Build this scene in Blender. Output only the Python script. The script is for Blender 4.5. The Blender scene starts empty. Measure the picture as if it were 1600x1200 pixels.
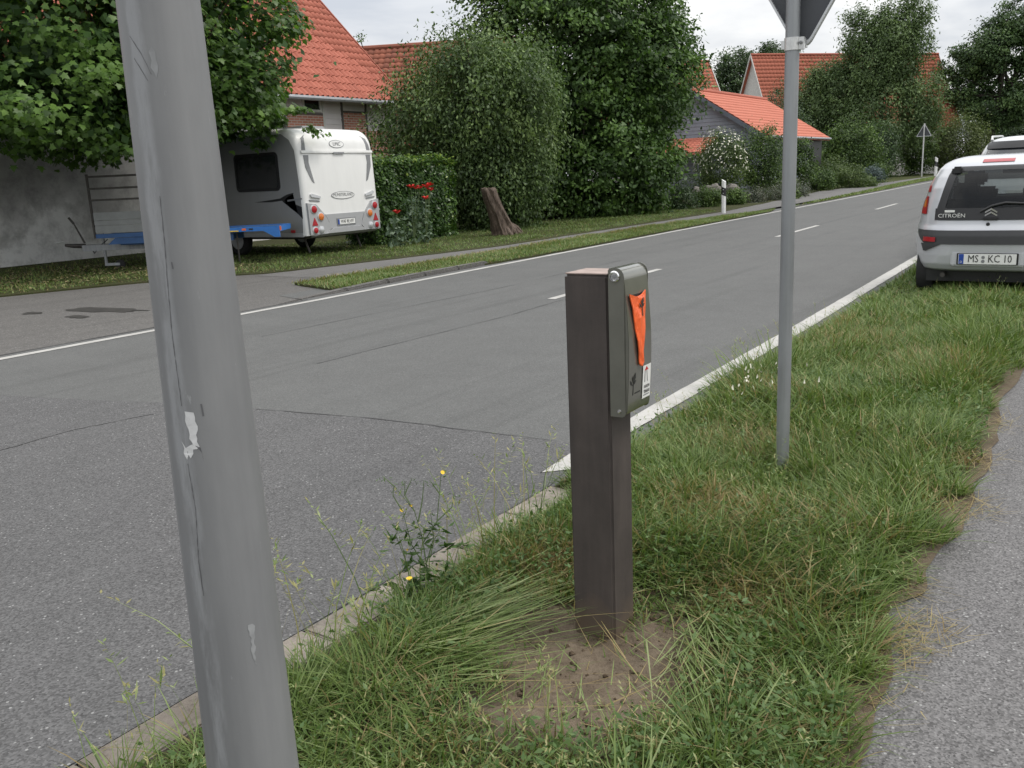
import bpy, bmesh, math, random
import numpy as np
from mathutils import Matrix, Vector, Euler

random.seed(7)
RNG = np.random.default_rng(7)
SC = bpy.context.scene
COL = SC.collection
R = math.radians

# ------------------------------------------------------------------ camera, sky, sun, exposure
cam_data = bpy.data.cameras.new('camera')
cam = bpy.data.objects.new('camera', cam_data)
COL.objects.link(cam)
RX = Vector((0.8321209, 0.5528178, -0.0443537))
RU = -Vector((0.0881678, -0.2108224, -0.9735401))
RB = -Vector((-0.5475410, 0.8061926, -0.2241704))
m = Matrix((RX, RU, RB)).transposed().to_4x4()
m.translation = Vector((0, 0, 1.45))
cam.matrix_world = m
cam_data.sensor_width = 36
cam_data.lens = 1400 / 1600 * 36
cam_data.clip_start = 0.05
cam_data.clip_end = 3000
SC.camera = cam
CAM = np.array([0, 0, 1.45])

SUN_EL, SUN_AZ = 58, 62          # azimuth measured from +Y towards +X
w = bpy.data.worlds.new('World')
SC.world = w
w.use_nodes = True
nt = w.node_tree
nt.nodes.clear()
out = nt.nodes.new('ShaderNodeOutputWorld')
bg = nt.nodes.new('ShaderNodeBackground')
bg.inputs['Strength'].default_value = 0.1
sky = nt.nodes.new('ShaderNodeTexSky')
sky.sky_type = 'NISHITA'
sky.sun_disc = False
sky.sun_elevation = R(SUN_EL)
sky.sun_rotation = R(SUN_AZ)
sky.dust_density = 2.0
tc = nt.nodes.new('ShaderNodeTexCoord')
sep = nt.nodes.new('ShaderNodeSeparateXYZ')
nt.links.new(tc.outputs['Generated'], sep.inputs[0])
addz = nt.nodes.new('ShaderNodeMath'); addz.operation = 'MAXIMUM'; addz.inputs[1].default_value = 0.0
nt.links.new(sep.outputs['Z'], addz.inputs[0])
addz2 = nt.nodes.new('ShaderNodeMath'); addz2.operation = 'ADD'; addz2.inputs[1].default_value = 0.22
nt.links.new(addz.outputs[0], addz2.inputs[0])
comb = nt.nodes.new('ShaderNodeCombineXYZ')
for ax in ('X', 'Y'):
    dv = nt.nodes.new('ShaderNodeMath'); dv.operation = 'DIVIDE'
    nt.links.new(sep.outputs[ax], dv.inputs[0]); nt.links.new(addz2.outputs[0], dv.inputs[1])
    nt.links.new(dv.outputs[0], comb.inputs[ax])
nz = nt.nodes.new('ShaderNodeTexNoise')
nz.inputs['Scale'].default_value = 1.15; nz.inputs['Detail'].default_value = 7; nz.inputs['Roughness'].default_value = 0.52
nz.inputs['Distortion'].default_value = 0.25
nt.links.new(comb.outputs[0], nz.inputs['Vector'])
cr = nt.nodes.new('ShaderNodeValToRGB')
cr.color_ramp.elements[0].position = 0.38; cr.color_ramp.elements[0].color = (5.1, 5.4, 5.9, 1)
cr.color_ramp.elements[1].position = 0.60; cr.color_ramp.elements[1].color = (9.1, 9.05, 8.9, 1)
nt.links.new(nz.outputs['Fac'], cr.inputs[0])
mx = nt.nodes.new('ShaderNodeMixRGB'); mx.inputs[0].default_value = 0.93
nt.links.new(sky.outputs[0], mx.inputs[1]); nt.links.new(cr.outputs[0], mx.inputs[2])
zg = nt.nodes.new('ShaderNodeMath'); zg.operation = 'MULTIPLY_ADD'; zg.inputs[1].default_value = 1.0; zg.inputs[2].default_value = 0.86
nt.links.new(addz.outputs[0], zg.inputs[0])
mg = nt.nodes.new('ShaderNodeMixRGB'); mg.blend_type = 'MULTIPLY'; mg.inputs[0].default_value = 1.0       # an overcast sky is brighter overhead
nt.links.new(mx.outputs[0], mg.inputs[1]); nt.links.new(zg.outputs[0], mg.inputs[2])
nt.links.new(mg.outputs[0], bg.inputs['Color'])
nt.links.new(bg.outputs[0], out.inputs['Surface'])

sd = bpy.data.lights.new('sun', 'SUN')
sd.energy = 1.5
sd.angle = R(16)
sd.color = (1.0, 0.95, 0.88)
so = bpy.data.objects.new('sun', sd)
COL.objects.link(so)
sdir = Vector((math.sin(R(SUN_AZ)) * math.cos(R(SUN_EL)), math.cos(R(SUN_AZ)) * math.cos(R(SUN_EL)), math.sin(R(SUN_EL))))
so.rotation_euler = sdir.to_track_quat('Z', 'Y').to_euler()
so.location = (0, 0, 30)

SC.view_settings.view_transform = 'Standard'
SC.view_settings.look = 'None'
SC.view_settings.exposure = 0.36
SC.view_settings.gamma = 1.0
SC.render.engine = 'CYCLES'
SC.cycles.use_denoising = True
SC.cycles.max_bounces = 6
SC.cycles.transparent_max_bounces = 6

# ------------------------------------------------------------------ helpers
_tab = np.random.default_rng(3).random((256, 256))
def vn(x, y, s=1.0, off=0):
    x = np.asarray(x, float) * s + off * 17.3; y = np.asarray(y, float) * s + off * 31.7
    xi = np.floor(x).astype(int); yi = np.floor(y).astype(int)
    fx = x - xi; fy = y - yi
    fx = fx * fx * (3 - 2 * fx); fy = fy * fy * (3 - 2 * fy)
    g = lambda a, b: _tab[a & 255, b & 255]
    return (g(xi, yi) * (1 - fx) + g(xi + 1, yi) * fx) * (1 - fy) + (g(xi, yi + 1) * (1 - fx) + g(xi + 1, yi + 1) * fx) * fy

def link(name, me, mat=None, parent=None):
    o = bpy.data.objects.new(name, me)
    if mat is not None:
        me.materials.append(mat)
    COL.objects.link(o)
    if parent is not None:
        o.parent = parent
    return o

def tag(o, label=None, cat=None, group=None, kind=None):
    if label: o['label'] = label
    if cat: o['category'] = cat
    if group: o['group'] = group
    if kind: o['kind'] = kind
    return o

def thing(name, label, cat, loc=(0, 0, 0), rz=0.0, group=None):
    o = bpy.data.objects.new(name, None)
    o.empty_display_size = 0.1
    COL.objects.link(o)
    o.location = loc; o.rotation_euler = (0, 0, rz)
    return tag(o, label, cat, group)

def np_mesh(name, V, F, smooth=False, attr=None):
    """V (n,3); F (m,k) int array of equal k"""
    V = np.ascontiguousarray(V, dtype=np.float32); F = np.ascontiguousarray(F, dtype=np.int32)
    me = bpy.data.meshes.new(name)
    me.vertices.add(len(V)); me.vertices.foreach_set('co', V.ravel())
    k = F.shape[1]
    me.loops.add(F.size); me.loops.foreach_set('vertex_index', F.ravel())
    me.polygons.add(len(F)); me.polygons.foreach_set('loop_start', np.arange(0, F.size, k, dtype=np.int32))
    if smooth:
        me.polygons.foreach_set('use_smooth', np.ones(len(F), dtype=bool))
    if attr is not None:
        for an, av in attr.items():
            a = me.attributes.new(an, 'FLOAT', 'POINT'); a.data.foreach_set('value', np.ascontiguousarray(av, dtype=np.float32))
    me.update(calc_edges=True)
    return me

class MB:
    def __init__(s): s.v = []; s.f = []
    def add(s, vs, fs, M=None):
        b = len(s.v)
        for p in vs:
            s.v.append(tuple(M @ Vector(p)) if M is not None else tuple(p))
        for f in fs: s.f.append(tuple(i + b for i in f))
        return s
    def box(s, c, d, M=None, rz=0):
        x, y, z = d[0] / 2, d[1] / 2, d[2] / 2
        vs = [(-x, -y, -z), (x, -y, -z), (x, y, -z), (-x, y, -z), (-x, -y, z), (x, -y, z), (x, y, z), (-x, y, z)]
        T = Matrix.Translation(c) @ Matrix.Rotation(rz, 4, 'Z')
        if M is not None: T = M @ T
        return s.add(vs, [(0, 3, 2, 1), (4, 5, 6, 7), (0, 1, 5, 4), (1, 2, 6, 5), (2, 3, 7, 6), (3, 0, 4, 7)], T)
    def bb(s, lo, hi, M=None):
        return s.box([(a + b) / 2 for a, b in zip(lo, hi)], [abs(b - a) for a, b in zip(lo, hi)], M)
    def tube(s, pts, rads, n=8, caps=True):
        pts = [Vector(p) for p in pts]
        if not hasattr(rads, '__len__'): rads = [rads] * len(pts)
        b = len(s.v); up = None
        for i, p in enumerate(pts):
            d = (pts[min(i + 1, len(pts) - 1)] - pts[max(i - 1, 0)]).normalized()
            if up is None:
                up = Vector((0, 0, 1)) if abs(d.z) < .9 else Vector((1, 0, 0))
            a = d.cross(up).normalized(); c = a.cross(d).normalized(); up = c
            for k in range(n):
                t = 2 * math.pi * k / n
                s.v.append(tuple(p + (a * math.cos(t) + c * math.sin(t)) * rads[i]))
        for i in range(len(pts) - 1):
            for k in range(n):
                s.f.append((b + i * n + k, b + i * n + (k + 1) % n, b + (i + 1) * n + (k + 1) % n, b + (i + 1) * n + k))
        if caps:
            s.f.append(tuple(b + k for k in range(n))[::-1])
            s.f.append(tuple(b + (len(pts) - 1) * n + k for k in range(n)))
        return s
    def prism(s, poly, d, M=None):
        """2D polygon (local XY) extruded 0..d along local Z"""
        n = len(poly)
        vs = [(x, y, 0) for x, y in poly] + [(x, y, d) for x, y in poly]
        fs = [tuple(range(n))[::-1], tuple(range(n, 2 * n))] + [(i, (i + 1) % n, n + (i + 1) % n, n + i) for i in range(n)]
        return s.add(vs, fs, M)
    def lathe(s, prof, n=24, M=None):
        b = []
        for r, z in prof:
            for k in range(n):
                t = 2 * math.pi * k / n; b.append((r * math.cos(t), r * math.sin(t), z))
        fs = []
        for i in range(len(prof) - 1):
            for k in range(n):
                fs.append((i * n + k, i * n + (k + 1) % n, (i + 1) * n + (k + 1) % n, (i + 1) * n + k))
        fs.append(tuple(range(n))[::-1]); fs.append(tuple((len(prof) - 1) * n + k for k in range(n)))
        return s.add(b, fs, M)
    def build(s, name, mat, parent=None, smooth=False, bevel=0, fix=True, seg=2):
        me = bpy.data.meshes.new(name)
        me.from_pydata(s.v, [], s.f)
        if fix:
            bm = bmesh.new(); bm.from_mesh(me)
            bmesh.ops.recalc_face_normals(bm, faces=bm.faces)
            if bevel: bmesh.ops.bevel(bm, geom=[e for e in bm.edges if len(e.link_faces) == 2 and e.calc_face_angle(0) > .5], offset=bevel, segments=seg, affect='EDGES', clamp_overlap=True)
            bm.to_mesh(me); bm.free()
        o = link(name, me, mat, parent)
        if smooth:
            me.polygons.foreach_set('use_smooth', [True] * len(me.polygons))
            me.set_sharp_from_angle(angle=R(38))
        return o

# ---- materials
def lin(h):
    h = h.lstrip('#'); c = [int(h[i:i + 2], 16) / 255 for i in (0, 2, 4)]
    return tuple(x / 12.92 if x <= .04045 else ((x + .055) / 1.055) ** 2.4 for x in c)

class NT:
    def __init__(s, name):
        s.m = bpy.data.materials.new(name); s.m.use_nodes = True
        s.t = s.m.node_tree; s.b = s.t.nodes['Principled BSDF']; s.o = s.t.nodes['Material Output']
        s.geo = s.t.nodes.new('ShaderNodeNewGeometry'); s.tc = s.t.nodes.new('ShaderNodeTexCoord')
    def n(s, typ, **kw):
        nd = s.t.nodes.new('ShaderNode' + typ)
        for k, v in kw.items():
            if k in nd.inputs: nd.inputs[k].default_value = v
            else: setattr(nd, k, v)
        return nd
    def l(s, a, b): s.t.links.new(a, b)
    def coord(s, scale=(1, 1, 1), obj=False):
        mp = s.n('Mapping'); mp.inputs['Scale'].default_value = scale
        s.l(s.tc.outputs['Object'] if obj else s.geo.outputs['Position'], mp.inputs[0]); return mp.outputs[0]
    def noise(s, scale, detail=4, rough=.55, vec=None, dist=0):
        nd = s.n('TexNoise', Scale=scale, Detail=detail, Roughness=rough, Distortion=dist)
        s.l(vec if vec is not None else s.geo.outputs['Position'], nd.inputs['Vector']); return nd.outputs['Fac']
    def vor(s, scale, vec=None, out='Color', **kw):
        nd = s.n('TexVoronoi', Scale=scale, **kw)
        s.l(vec if vec is not None else s.geo.outputs['Position'], nd.inputs['Vector']); return nd.outputs[out]
    def ramp(s, fac, stops, interp='LINEAR'):
        nd = s.n('ValToRGB'); r = nd.color_ramp; r.interpolation = interp
        while len(r.elements) < len(stops): r.elements.new(.5)
        for e, (p, c) in zip(r.elements, stops):
            e.position = p; e.color = (c, c, c, 1) if not hasattr(c, '__len__') else (*c[:3], 1)
        s.l(fac, nd.inputs[0]); return nd.outputs[0]
    def mix(s, fac, a, b, mode='MIX'):
        nd = s.n('MixRGB', blend_type=mode)
        for i, v in ((0, fac), (1, a), (2, b)):
            if hasattr(v, 'is_output'): s.l(v, nd.inputs[i])
            else: nd.inputs[i].default_value = (*v[:3], 1) if hasattr(v, '__len__') else (v if i == 0 else (v, v, v, 1))
        return nd.outputs[0]
    def math(s, op, a, b=0.0):
        nd = s.n('Math', operation=op)
        for i, v in ((0, a), (1, b)):
            if hasattr(v, 'is_output'): s.l(v, nd.inputs[i])
            else: nd.inputs[i].default_value = v
        return nd.outputs[0]
    def bump(s, h, strength=.3, dist=.01):
        nd = s.n('Bump', Strength=strength, Distance=dist); s.l(h, nd.inputs['Height']); s.l(nd.outputs[0], s.b.inputs['Normal'])
    def col(s, c):
        if hasattr(c, 'is_output'): s.l(c, s.b.inputs['Base Color'])
        else: s.b.inputs['Base Color'].default_value = (*c[:3], 1)
    def set(s, **kw):
        for k, v in kw.items():
            k = k.replace('_', ' ')
            if hasattr(v, 'is_output'): s.l(v, s.b.inputs[k])
            else: s.b.inputs[k].default_value = v
        return s.m

def plain(name, c, rough=.5, metal=0.0, var=.12, vscale=6, spec=.5, bump=0, bscale=60, coat=0):
    t = NT(name); c = np.array(c[:3])
    nf = t.noise(vscale, 5)
    t.col(t.ramp(nf, [(.3, tuple(c * (1 - var))), (.7, tuple(np.minimum(c * (1 + var), .95)))]))
    t.set(Roughness=rough, Metallic=metal, Specular_IOR_Level=spec)
    if coat: t.set(Coat_Weight=coat, Coat_Roughness=.06)
    if bump: t.bump(t.noise(bscale, 3), bump, .004)
    return t.m

def foliage(name, dark, mid, light, trans=.3, rough=.5, vscale=.6, tip=None):
    t = NT(name)
    a = t.n('Attribute', attribute_name='rnd')
    f = t.math('ADD', a.outputs['Fac'], t.math('MULTIPLY', t.math('SUBTRACT', t.noise(vscale, 3), .5), .7))
    st = [(.05, dark), (.5, mid), (.92, light)]
    if tip: st.append((1.0, tip))
    c = t.ramp(f, st)
    t.col(c); t.set(Roughness=rough, Specular_IOR_Level=.35)
    tr = t.n('BsdfTranslucent'); t.l(t.mix(1.0, c, (1.0, 1.15, .55), 'MULTIPLY'), tr.inputs['Color'])
    ms = t.n('MixShader', Fac=trans)
    t.l(t.b.outputs[0], ms.inputs[1]); t.l(tr.outputs[0], ms.inputs[2]); t.l(ms.outputs[0], t.o.inputs['Surface'])
    return t.m

M = {}
def asphalt(name, base, fleck, rough=.85, stones=95, lum=.22, patch=.12, thr=.93):
    t = NT(name); b = np.array(base)
    big = t.noise(.5, 5, .6)
    streak = t.noise(1.0, 4, .6, vec=t.coord((1.6, .12, 1)))
    c = t.ramp(big, [(.3, tuple(b * (1 - patch))), (.7, tuple(b * (1 + patch)))])
    c = t.mix(.35, c, t.ramp(streak, [(.3, tuple(b * .78)), (.7, tuple(b * 1.2))]))
    c = t.mix(.5, c, t.ramp(t.noise(2.6, 6, .7), [(.3, tuple(b * .86)), (.7, tuple(b * 1.12))]))
    tr_ = t.ramp(t.noise(1.1, 5, .65, vec=t.coord((2.2, .06, 1))), [(.54, 0.0), (.66, .35)])
    c = t.mix(tr_, c, tuple(b * .62))
    v = t.vor(stones, out='Color')
    g = t.ramp(v, [(0, 1 - lum * 2), (1, 1 + lum * 2)])
    c = t.mix(1.0, c, g, 'MULTIPLY')
    v2 = t.vor(stones * .55, out='Color')
    sp = t.n('SeparateColor'); t.l(v2, sp.inputs[0])
    d = t.vor(stones * .55, out='Distance')
    fl = t.math('MULTIPLY', t.math('GREATER_THAN', sp.outputs[1], thr), t.math('LESS_THAN', d, .36))
    c = t.mix(t.math('MULTIPLY', fl, fleck), c, (.42, .42, .41))
    t.col(c); t.set(Roughness=rough, Specular_IOR_Level=.35)
    t.bump(t.mix(.5, t.vor(stones, out='Distance'), t.noise(140, 2)), .55, .006)
    return t.m
M['road'] = asphalt('smooth_asphalt', (.110, .111, .108), .16, stones=150, lum=.14, patch=.14)
M['coarse'] = asphalt('coarse_asphalt', (.098, .097, .097), .50, stones=150, lum=.26, patch=.12, thr=.965)
M['path'] = asphalt('path_asphalt', (.135, .131, .130), .60, stones=165, lum=.32, patch=.10, thr=.955)
M['apron'] = asphalt('apron_asphalt', (.112, .107, .101), .35, stones=80, lum=.18, patch=.18)
M['farpath'] = asphalt('pavement_asphalt', (.135, .130, .125), .2, stones=80, lum=.15)
M['stain'] = plain('damp_stain', (.050, .047, .044), .45, var=.3, vscale=8)
M['crack'] = plain('tar_seam', (.035, .034, .034), .7, var=.3, vscale=10)
def paint_mat():
    t = NT('road_paint')
    c = t.ramp(t.noise(3, 6, .65), [(.25, (.34, .33, .31)), (.6, (.45, .44, .415))])
    w = t.ramp(t.noise(45, 5, .7), [(.30, .55), (.42, 1.0)])
    t.col(t.mix(1.0, c, w, 'MULTIPLY')); t.set(Roughness=.7); t.bump(t.noise(120, 2), .3, .003); return t.m
M['paint'] = paint_mat()
def ground_mat(name, a, b, c, s1=1.2, s2=30):
    t = NT(name)
    x = t.ramp(t.noise(s1, 5, .6), [(.35, a), (.65, b)])
    x = t.mix(t.ramp(t.noise(s2, 4, .6), [(.42, 0.0), (.62, 1.0)]), x, c)
    t.col(x); t.set(Roughness=.95, Specular_IOR_Level=.1); t.bump(t.noise(s2 * 2, 4), .8, .02); return t.m
M['ground'] = ground_mat('field_ground', (.045, .062, .022), (.07, .09, .03), (.06, .055, .03))
M['soil'] = ground_mat('verge_soil', (.050, .048, .026), (.075, .065, .038), (.045, .060, .020))
M['dirt'] = ground_mat('bare_dirt', (.125, .092, .062), (.165, .125, .088), (.088, .064, .044), 4, 40)
M['kerb'] = None
def kerb_mat():
    t = NT('concrete_kerb')
    oi = t.n('ObjectInfo')
    f = t.math('ADD', t.noise(5, 6, .65), t.math('MULTIPLY', t.math('SUBTRACT', oi.outputs['Random'], .5), .28))
    c = t.ramp(f, [(.3, (.155, .135, .115)), (.5, (.22, .195, .168)), (.72, (.29, .255, .22))])
    d = t.ramp(t.noise(28, 6, .75), [(.33, .55), (.5, 1.0)])
    t.col(t.mix(1.0, c, d, 'MULTIPLY')); t.set(Roughness=.9, Specular_IOR_Level=.2); t.bump(t.noise(150, 4), .5, .004); return t.m
M['kerb'] = kerb_mat()

def galv(name, base, streak_z=.25, rough=.42, metal=.35, contrast=.25):
    t = NT(name); b = np.array(base)
    st = t.noise(14, 5, .6, vec=t.coord((1, 1, streak_z * .15)))
    bl = t.noise(5, 5, .6, vec=t.coord((1, 1, .45)))
    c = t.ramp(st, [(.3, tuple(b * (1 - contrast))), (.7, tuple(b * (1 + contrast)))])
    c = t.mix(.5, c, t.ramp(bl, [(.35, tuple(b * .85)), (.65, tuple(b * 1.2))]))
    t.col(c); t.set(Metallic=metal, Roughness=t.ramp(bl, [(.3, rough), (.7, rough + .18)])); t.bump(t.noise(220, 3), .08, .002)
    return t.m
def pole_mat():
    t = NT('worn_lit_side_grey_paint')
    st = t.noise(14, 5, .6, vec=t.coord((1, 1, .04), True)); bl = t.noise(6, 5, .6, vec=t.coord((1, 1, .35), True))
    c = t.ramp(st, [(.32, (.145, .147, .152)), (.68, (.232, .234, .238))])
    c = t.mix(.5, c, t.ramp(bl, [(.35, (.150, .152, .158)), (.65, (.235, .237, .24))]))
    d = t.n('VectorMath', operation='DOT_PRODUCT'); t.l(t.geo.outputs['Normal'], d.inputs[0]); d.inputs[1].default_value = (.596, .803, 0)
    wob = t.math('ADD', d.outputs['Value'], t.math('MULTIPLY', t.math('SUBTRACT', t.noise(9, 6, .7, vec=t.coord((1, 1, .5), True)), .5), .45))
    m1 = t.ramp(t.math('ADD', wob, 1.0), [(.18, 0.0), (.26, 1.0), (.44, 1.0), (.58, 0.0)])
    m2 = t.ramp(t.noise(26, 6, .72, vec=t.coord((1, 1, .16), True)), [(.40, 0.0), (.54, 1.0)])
    c = t.mix(t.math('MULTIPLY', t.math('MULTIPLY', m1, m2), .8), c, (.29, .295, .305))  # camera-left side painted lighter: lit side and worn streaks together
    m3 = t.ramp(t.noise(40, 6, .75, vec=t.coord((1, 1, .25), True)), [(.66, 0.0), (.72, .7)])
    c = t.mix(m3, c, (.32, .325, .33))
    m4 = t.ramp(t.noise(33, 5, .7, vec=t.coord((1.3, 1.3, .12), True)), [(.70, 0.0), (.76, .6)])
    c = t.mix(m4, c, (.10, .10, .105))
    t.col(c); t.set(Roughness=.52); t.bump(t.noise(200, 3), .06, .002); return t.m
M['pole'] = pole_mat()
M['pole_light'] = plain('bare_zinc', (.275, .28, .285), .5, metal=.0, var=.18, vscale=30)
M['pole_white'] = plain('torn_sticker_paper', (.60, .60, .60), .7, var=.12, vscale=60)
M['scratch'] = plain('dark_scratch', (.105, .105, .11), .6)
M['galv'] = galv('galvanised_steel', (.29, .30, .31), metal=.5, rough=.40, contrast=.45)
M['alu'] = plain('aluminium_clamp', (.62, .62, .61), .35, metal=.6, var=.1, vscale=40)
M['signback'] = plain('sign_back_grey', (.062, .066, .074), .5, var=.1)
M['rim'] = plain('sign_rim', (.55, .56, .57), .4, metal=.4, var=.1)
M['white'] = plain('white_plastic', (.78, .78, .76), .4, var=.06)
M['black'] = plain('black_plastic', (.016, .016, .017), .45, var=.2)
M['grey_pl'] = plain('charcoal_plastic', (.040, .041, .043), .55, var=.1, bump=.1, bscale=300)
M['red'] = plain('red_lens', (.36, .012, .018), .3, var=.15, vscale=30, coat=.1)
M['redsign'] = plain('red_sign_sheet', (.50, .02, .02), .4)
M['amber'] = plain('amber_lens', (.62, .17, .03), .18, var=.15, vscale=30, coat=.6)
M['clearlens'] = plain('clear_lens', (.52, .53, .54), .15, metal=.3, var=.15, vscale=60, coat=.6)
M['chrome'] = plain('chrome', (.78, .78, .79), .12, metal=1.0, var=.03)
M['rubber'] = plain('tyre_rubber', (.018, .018, .018), .85, var=.2, vscale=20, bump=.2)
M['plate'] = plain('number_plate', (.74, .74, .71), .35, var=.03)
M['eu'] = plain('plate_blue', (.015, .06, .32), .4)
M['ink'] = plain('black_ink', (.015, .015, .016), .5)
def carpaint(name, c):
    t = NT(name); b = np.array(c)
    d = t.ramp(t.noise(2.5, 5, .6), [(.3, tuple(b * .93)), (.7, tuple(b))])
    t.col(d); t.set(Roughness=.32, Metallic=.15, Coat_Weight=.8, Coat_Roughness=.05); return t.m
M['silver'] = carpaint('pale_silver_paint', (.55, .56, .585))
M['suvpaint'] = carpaint('white_paint', (.66, .67, .68))
def glassmat(name, c=(.012, .014, .016), rough=.04):
    t = NT(name); t.col(t.ramp(t.noise(1.3, 3), [(.35, c), (.7, tuple(np.array(c) * 2.4))]))
    t.set(Roughness=rough, Specular_IOR_Level=.6, Coat_Weight=.5, Coat_Roughness=.02); return t.m
M['glass'] = glassmat('tinted_glass')
def clearglass(name, tint, through):
    t = NT(name); t.col((.008, .009, .010)); t.set(Roughness=.03, Specular_IOR_Level=.6, Coat_Weight=.6, Coat_Roughness=.02)
    tr = t.n('BsdfTransparent'); tr.inputs[0].default_value = (*tint, 1)
    ms = t.n('MixShader', Fac=through); t.l(t.b.outputs[0], ms.inputs[1]); t.l(tr.outputs[0], ms.inputs[2]); t.l(ms.outputs[0], t.o.inputs['Surface']); return t.m
M['carglass'] = clearglass('car_window_glass', (.62, .66, .65), .68)
M['seat'] = plain('dark_seat_cloth', (.035, .036, .04), .9, var=.25, vscale=20)
M['cglass'] = glassmat('caravan_glass', (.010, .011, .012), .12)
M['post'] = None
def post_mat():
    t = NT('recycled_plastic_brown')
    f = t.noise(7, 6, .65)
    st = t.noise(9, 5, .6, vec=t.coord((3, 3, .35)))
    c = t.ramp(f, [(.3, (.046, .038, .035)), (.7, (.080, .066, .060))])
    c = t.mix(.4, c, t.ramp(st, [(.3, (.042, .035, .033)), (.7, (.088, .072, .065))]))
    sc = t.ramp(t.noise(60, 6, .75, vec=t.coord((1, 1, 2.2))), [(.64, 0.0), (.76, .55)])
    sc = t.math('MULTIPLY', sc, t.ramp(t.noise(6, 3), [(.45, 0.0), (.65, 1.0)]))
    c = t.mix(sc, c, (.20, .17, .16))
    sp = t.n('SeparateXYZ'); t.l(t.geo.outputs['Position'], sp.inputs[0])
    hz = t.math('ADD', sp.outputs[2], t.math('MULTIPLY', t.math('SUBTRACT', t.noise(11, 4), .5), .14))
    dz = t.ramp(hz, [(.015, .9), (.06, .6), (.13, 0.0)])
    c = t.mix(dz, c, (.125, .092, .066))
    t.col(c); t.set(Roughness=.62, Specular_IOR_Level=.35); t.bump(t.mix(.5, t.noise(180, 4), st), .25, .003); return t.m
M['post'] = post_mat()
M['postcap'] = plain('pale_top_plastic', (.34, .27, .24), .8, var=.2, vscale=25, bump=.3, bscale=120)  # top face, paler than the shaft
M['olive'] = plain('olive_steel', (.195, .194, .165), .32, metal=.65, var=.08, vscale=14, coat=.9)
M['bag'] = plain('orange_film', (.85, .135, .035), .28, var=.12, vscale=60, spec=.6, bump=.6, bscale=70)
M['logo'] = plain('dark_print', (.022, .022, .02), .5)
M['caravan'] = None
def caravan_mat(name, c):
    t = NT(name); b = np.array(c)
    st = t.ramp(t.noise(6, 5, .6, vec=t.coord((1, 1, .2))), [(.3, tuple(b * .94)), (.7, tuple(b))])
    t.col(st); t.set(Roughness=.35, Specular_IOR_Level=.5); return t.m
M['caravan'] = caravan_mat('caravan_white', (.76, .76, .74))
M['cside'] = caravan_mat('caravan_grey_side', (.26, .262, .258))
M['cpanel'] = caravan_mat('caravan_grey_panel', (.36, .365, .37))
M['cdark'] = plain('swoosh_grey', (.20, .205, .21), .4)
M['blue'] = plain('blue_paint', (.025, .16, .50), .4, var=.12, coat=.2)
M['bluedark'] = plain('dark_blue_paint', (.035, .10, .25), .5, var=.15)  # darker than the blue of the bed frame
M['boardgrey'] = plain('grey_dropside', (.25, .26, .26), .5, var=.12, vscale=5)
M['darksteel'] = plain('dark_steel', (.05, .045, .04), .6, var=.3, vscale=15)
M['orange'] = plain('orange_reflector', (.8, .16, .03), .3)
def plaster():
    t = NT('dirty_plaster')
    sp = t.n('SeparateXYZ'); t.l(t.geo.outputs['Position'], sp.inputs[0])
    n1 = t.noise(.45, 6, .6); 
    h = t.math('ADD', t.math('MULTIPLY', sp.outputs[2], -.42), t.math('ADD', t.math('MULTIPLY', n1, 1.7), t.math('MULTIPLY', t.noise(5, 6, .7), .22)))
    c = t.ramp(h, [(.25, (.38, .375, .365)), (.42, (.48, .475, .465)), (.56, (.60, .60, .585)), (.66, (.80, .80, .79))])
    s = t.ramp(t.noise(3.5, 6, .7), [(.35, .72), (.55, 1.0)])
    t.col(t.mix(1.0, c, s, 'MULTIPLY')); t.set(Roughness=.92, Specular_IOR_Level=.15); t.bump(t.noise(12, 6), .5, .02); return t.m
M['plaster'] = plaster()
M['board'] = plain('pale_pink_board', (.72, .67, .67), .6, var=.07, vscale=2)
M['timber'] = plain('dark_timber', (.12, .105, .10), .7, var=.2)
M['frame'] = plain('white_frame', (.66, .65, .62), .5)
def brick(name):
    t = NT(name)
    vec = t.n('Mapping'); sp = t.n('SeparateXYZ'); t.l(t.geo.outputs['Position'], sp.inputs[0])
    cb = t.n('CombineXYZ'); t.l(sp.outputs[1], cb.inputs[0]); t.l(sp.outputs[2], cb.inputs[1])
    b = t.n('TexBrick', Scale=1.0); t.l(cb.outputs[0], b.inputs['Vector'])
    b.inputs['Brick Width'].default_value = .22; b.inputs['Row Height'].default_value = .075; b.inputs['Mortar Size'].default_value = .010
    b.inputs['Color1'].default_value = (.50, .21, .145, 1); b.inputs['Color2'].default_value = (.42, .165, .11, 1); b.inputs['Mortar'].default_value = (.52, .47, .42, 1)
    t.col(b.outputs['Color']); t.set(Roughness=.85); t.bump(b.outputs['Fac'], -.5, .01); return t.m
M['brick'] = brick('red_brick')
def tilemat(name, a, b, moss=(.12, .06, .045), mossy=.15):
    t = NT(name); oi = t.n('ObjectInfo'); at = t.n('Attribute', attribute_name='rnd')
    f = t.math('ADD', t.math('MULTIPLY', t.math('ADD', oi.outputs['Random'], at.outputs['Fac']), .35), t.math('MULTIPLY', t.noise(.5, 5, .6), .6))
    c = t.ramp(f, [(.25, a), (.75, b)])
    mo = t.ramp(t.noise(1.1, 6, .7), [(.55, 0.0), (.75, mossy * 2)])
    t.col(t.mix(mo, c, moss)); t.set(Roughness=.75, Specular_IOR_Level=.3); t.bump(t.noise(40, 4), .3, .01); return t.m
M['tile'] = tilemat('red_clay_tile', (.33, .100, .066), (.45, .150, .102))
M['tile_old'] = tilemat('weathered_clay_tile', (.20, .075, .05), (.34, .115, .07), mossy=.35)
M['tile_far'] = tilemat('clay_tile_pan', (.32, .095, .062), (.43, .140, .090))
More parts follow.
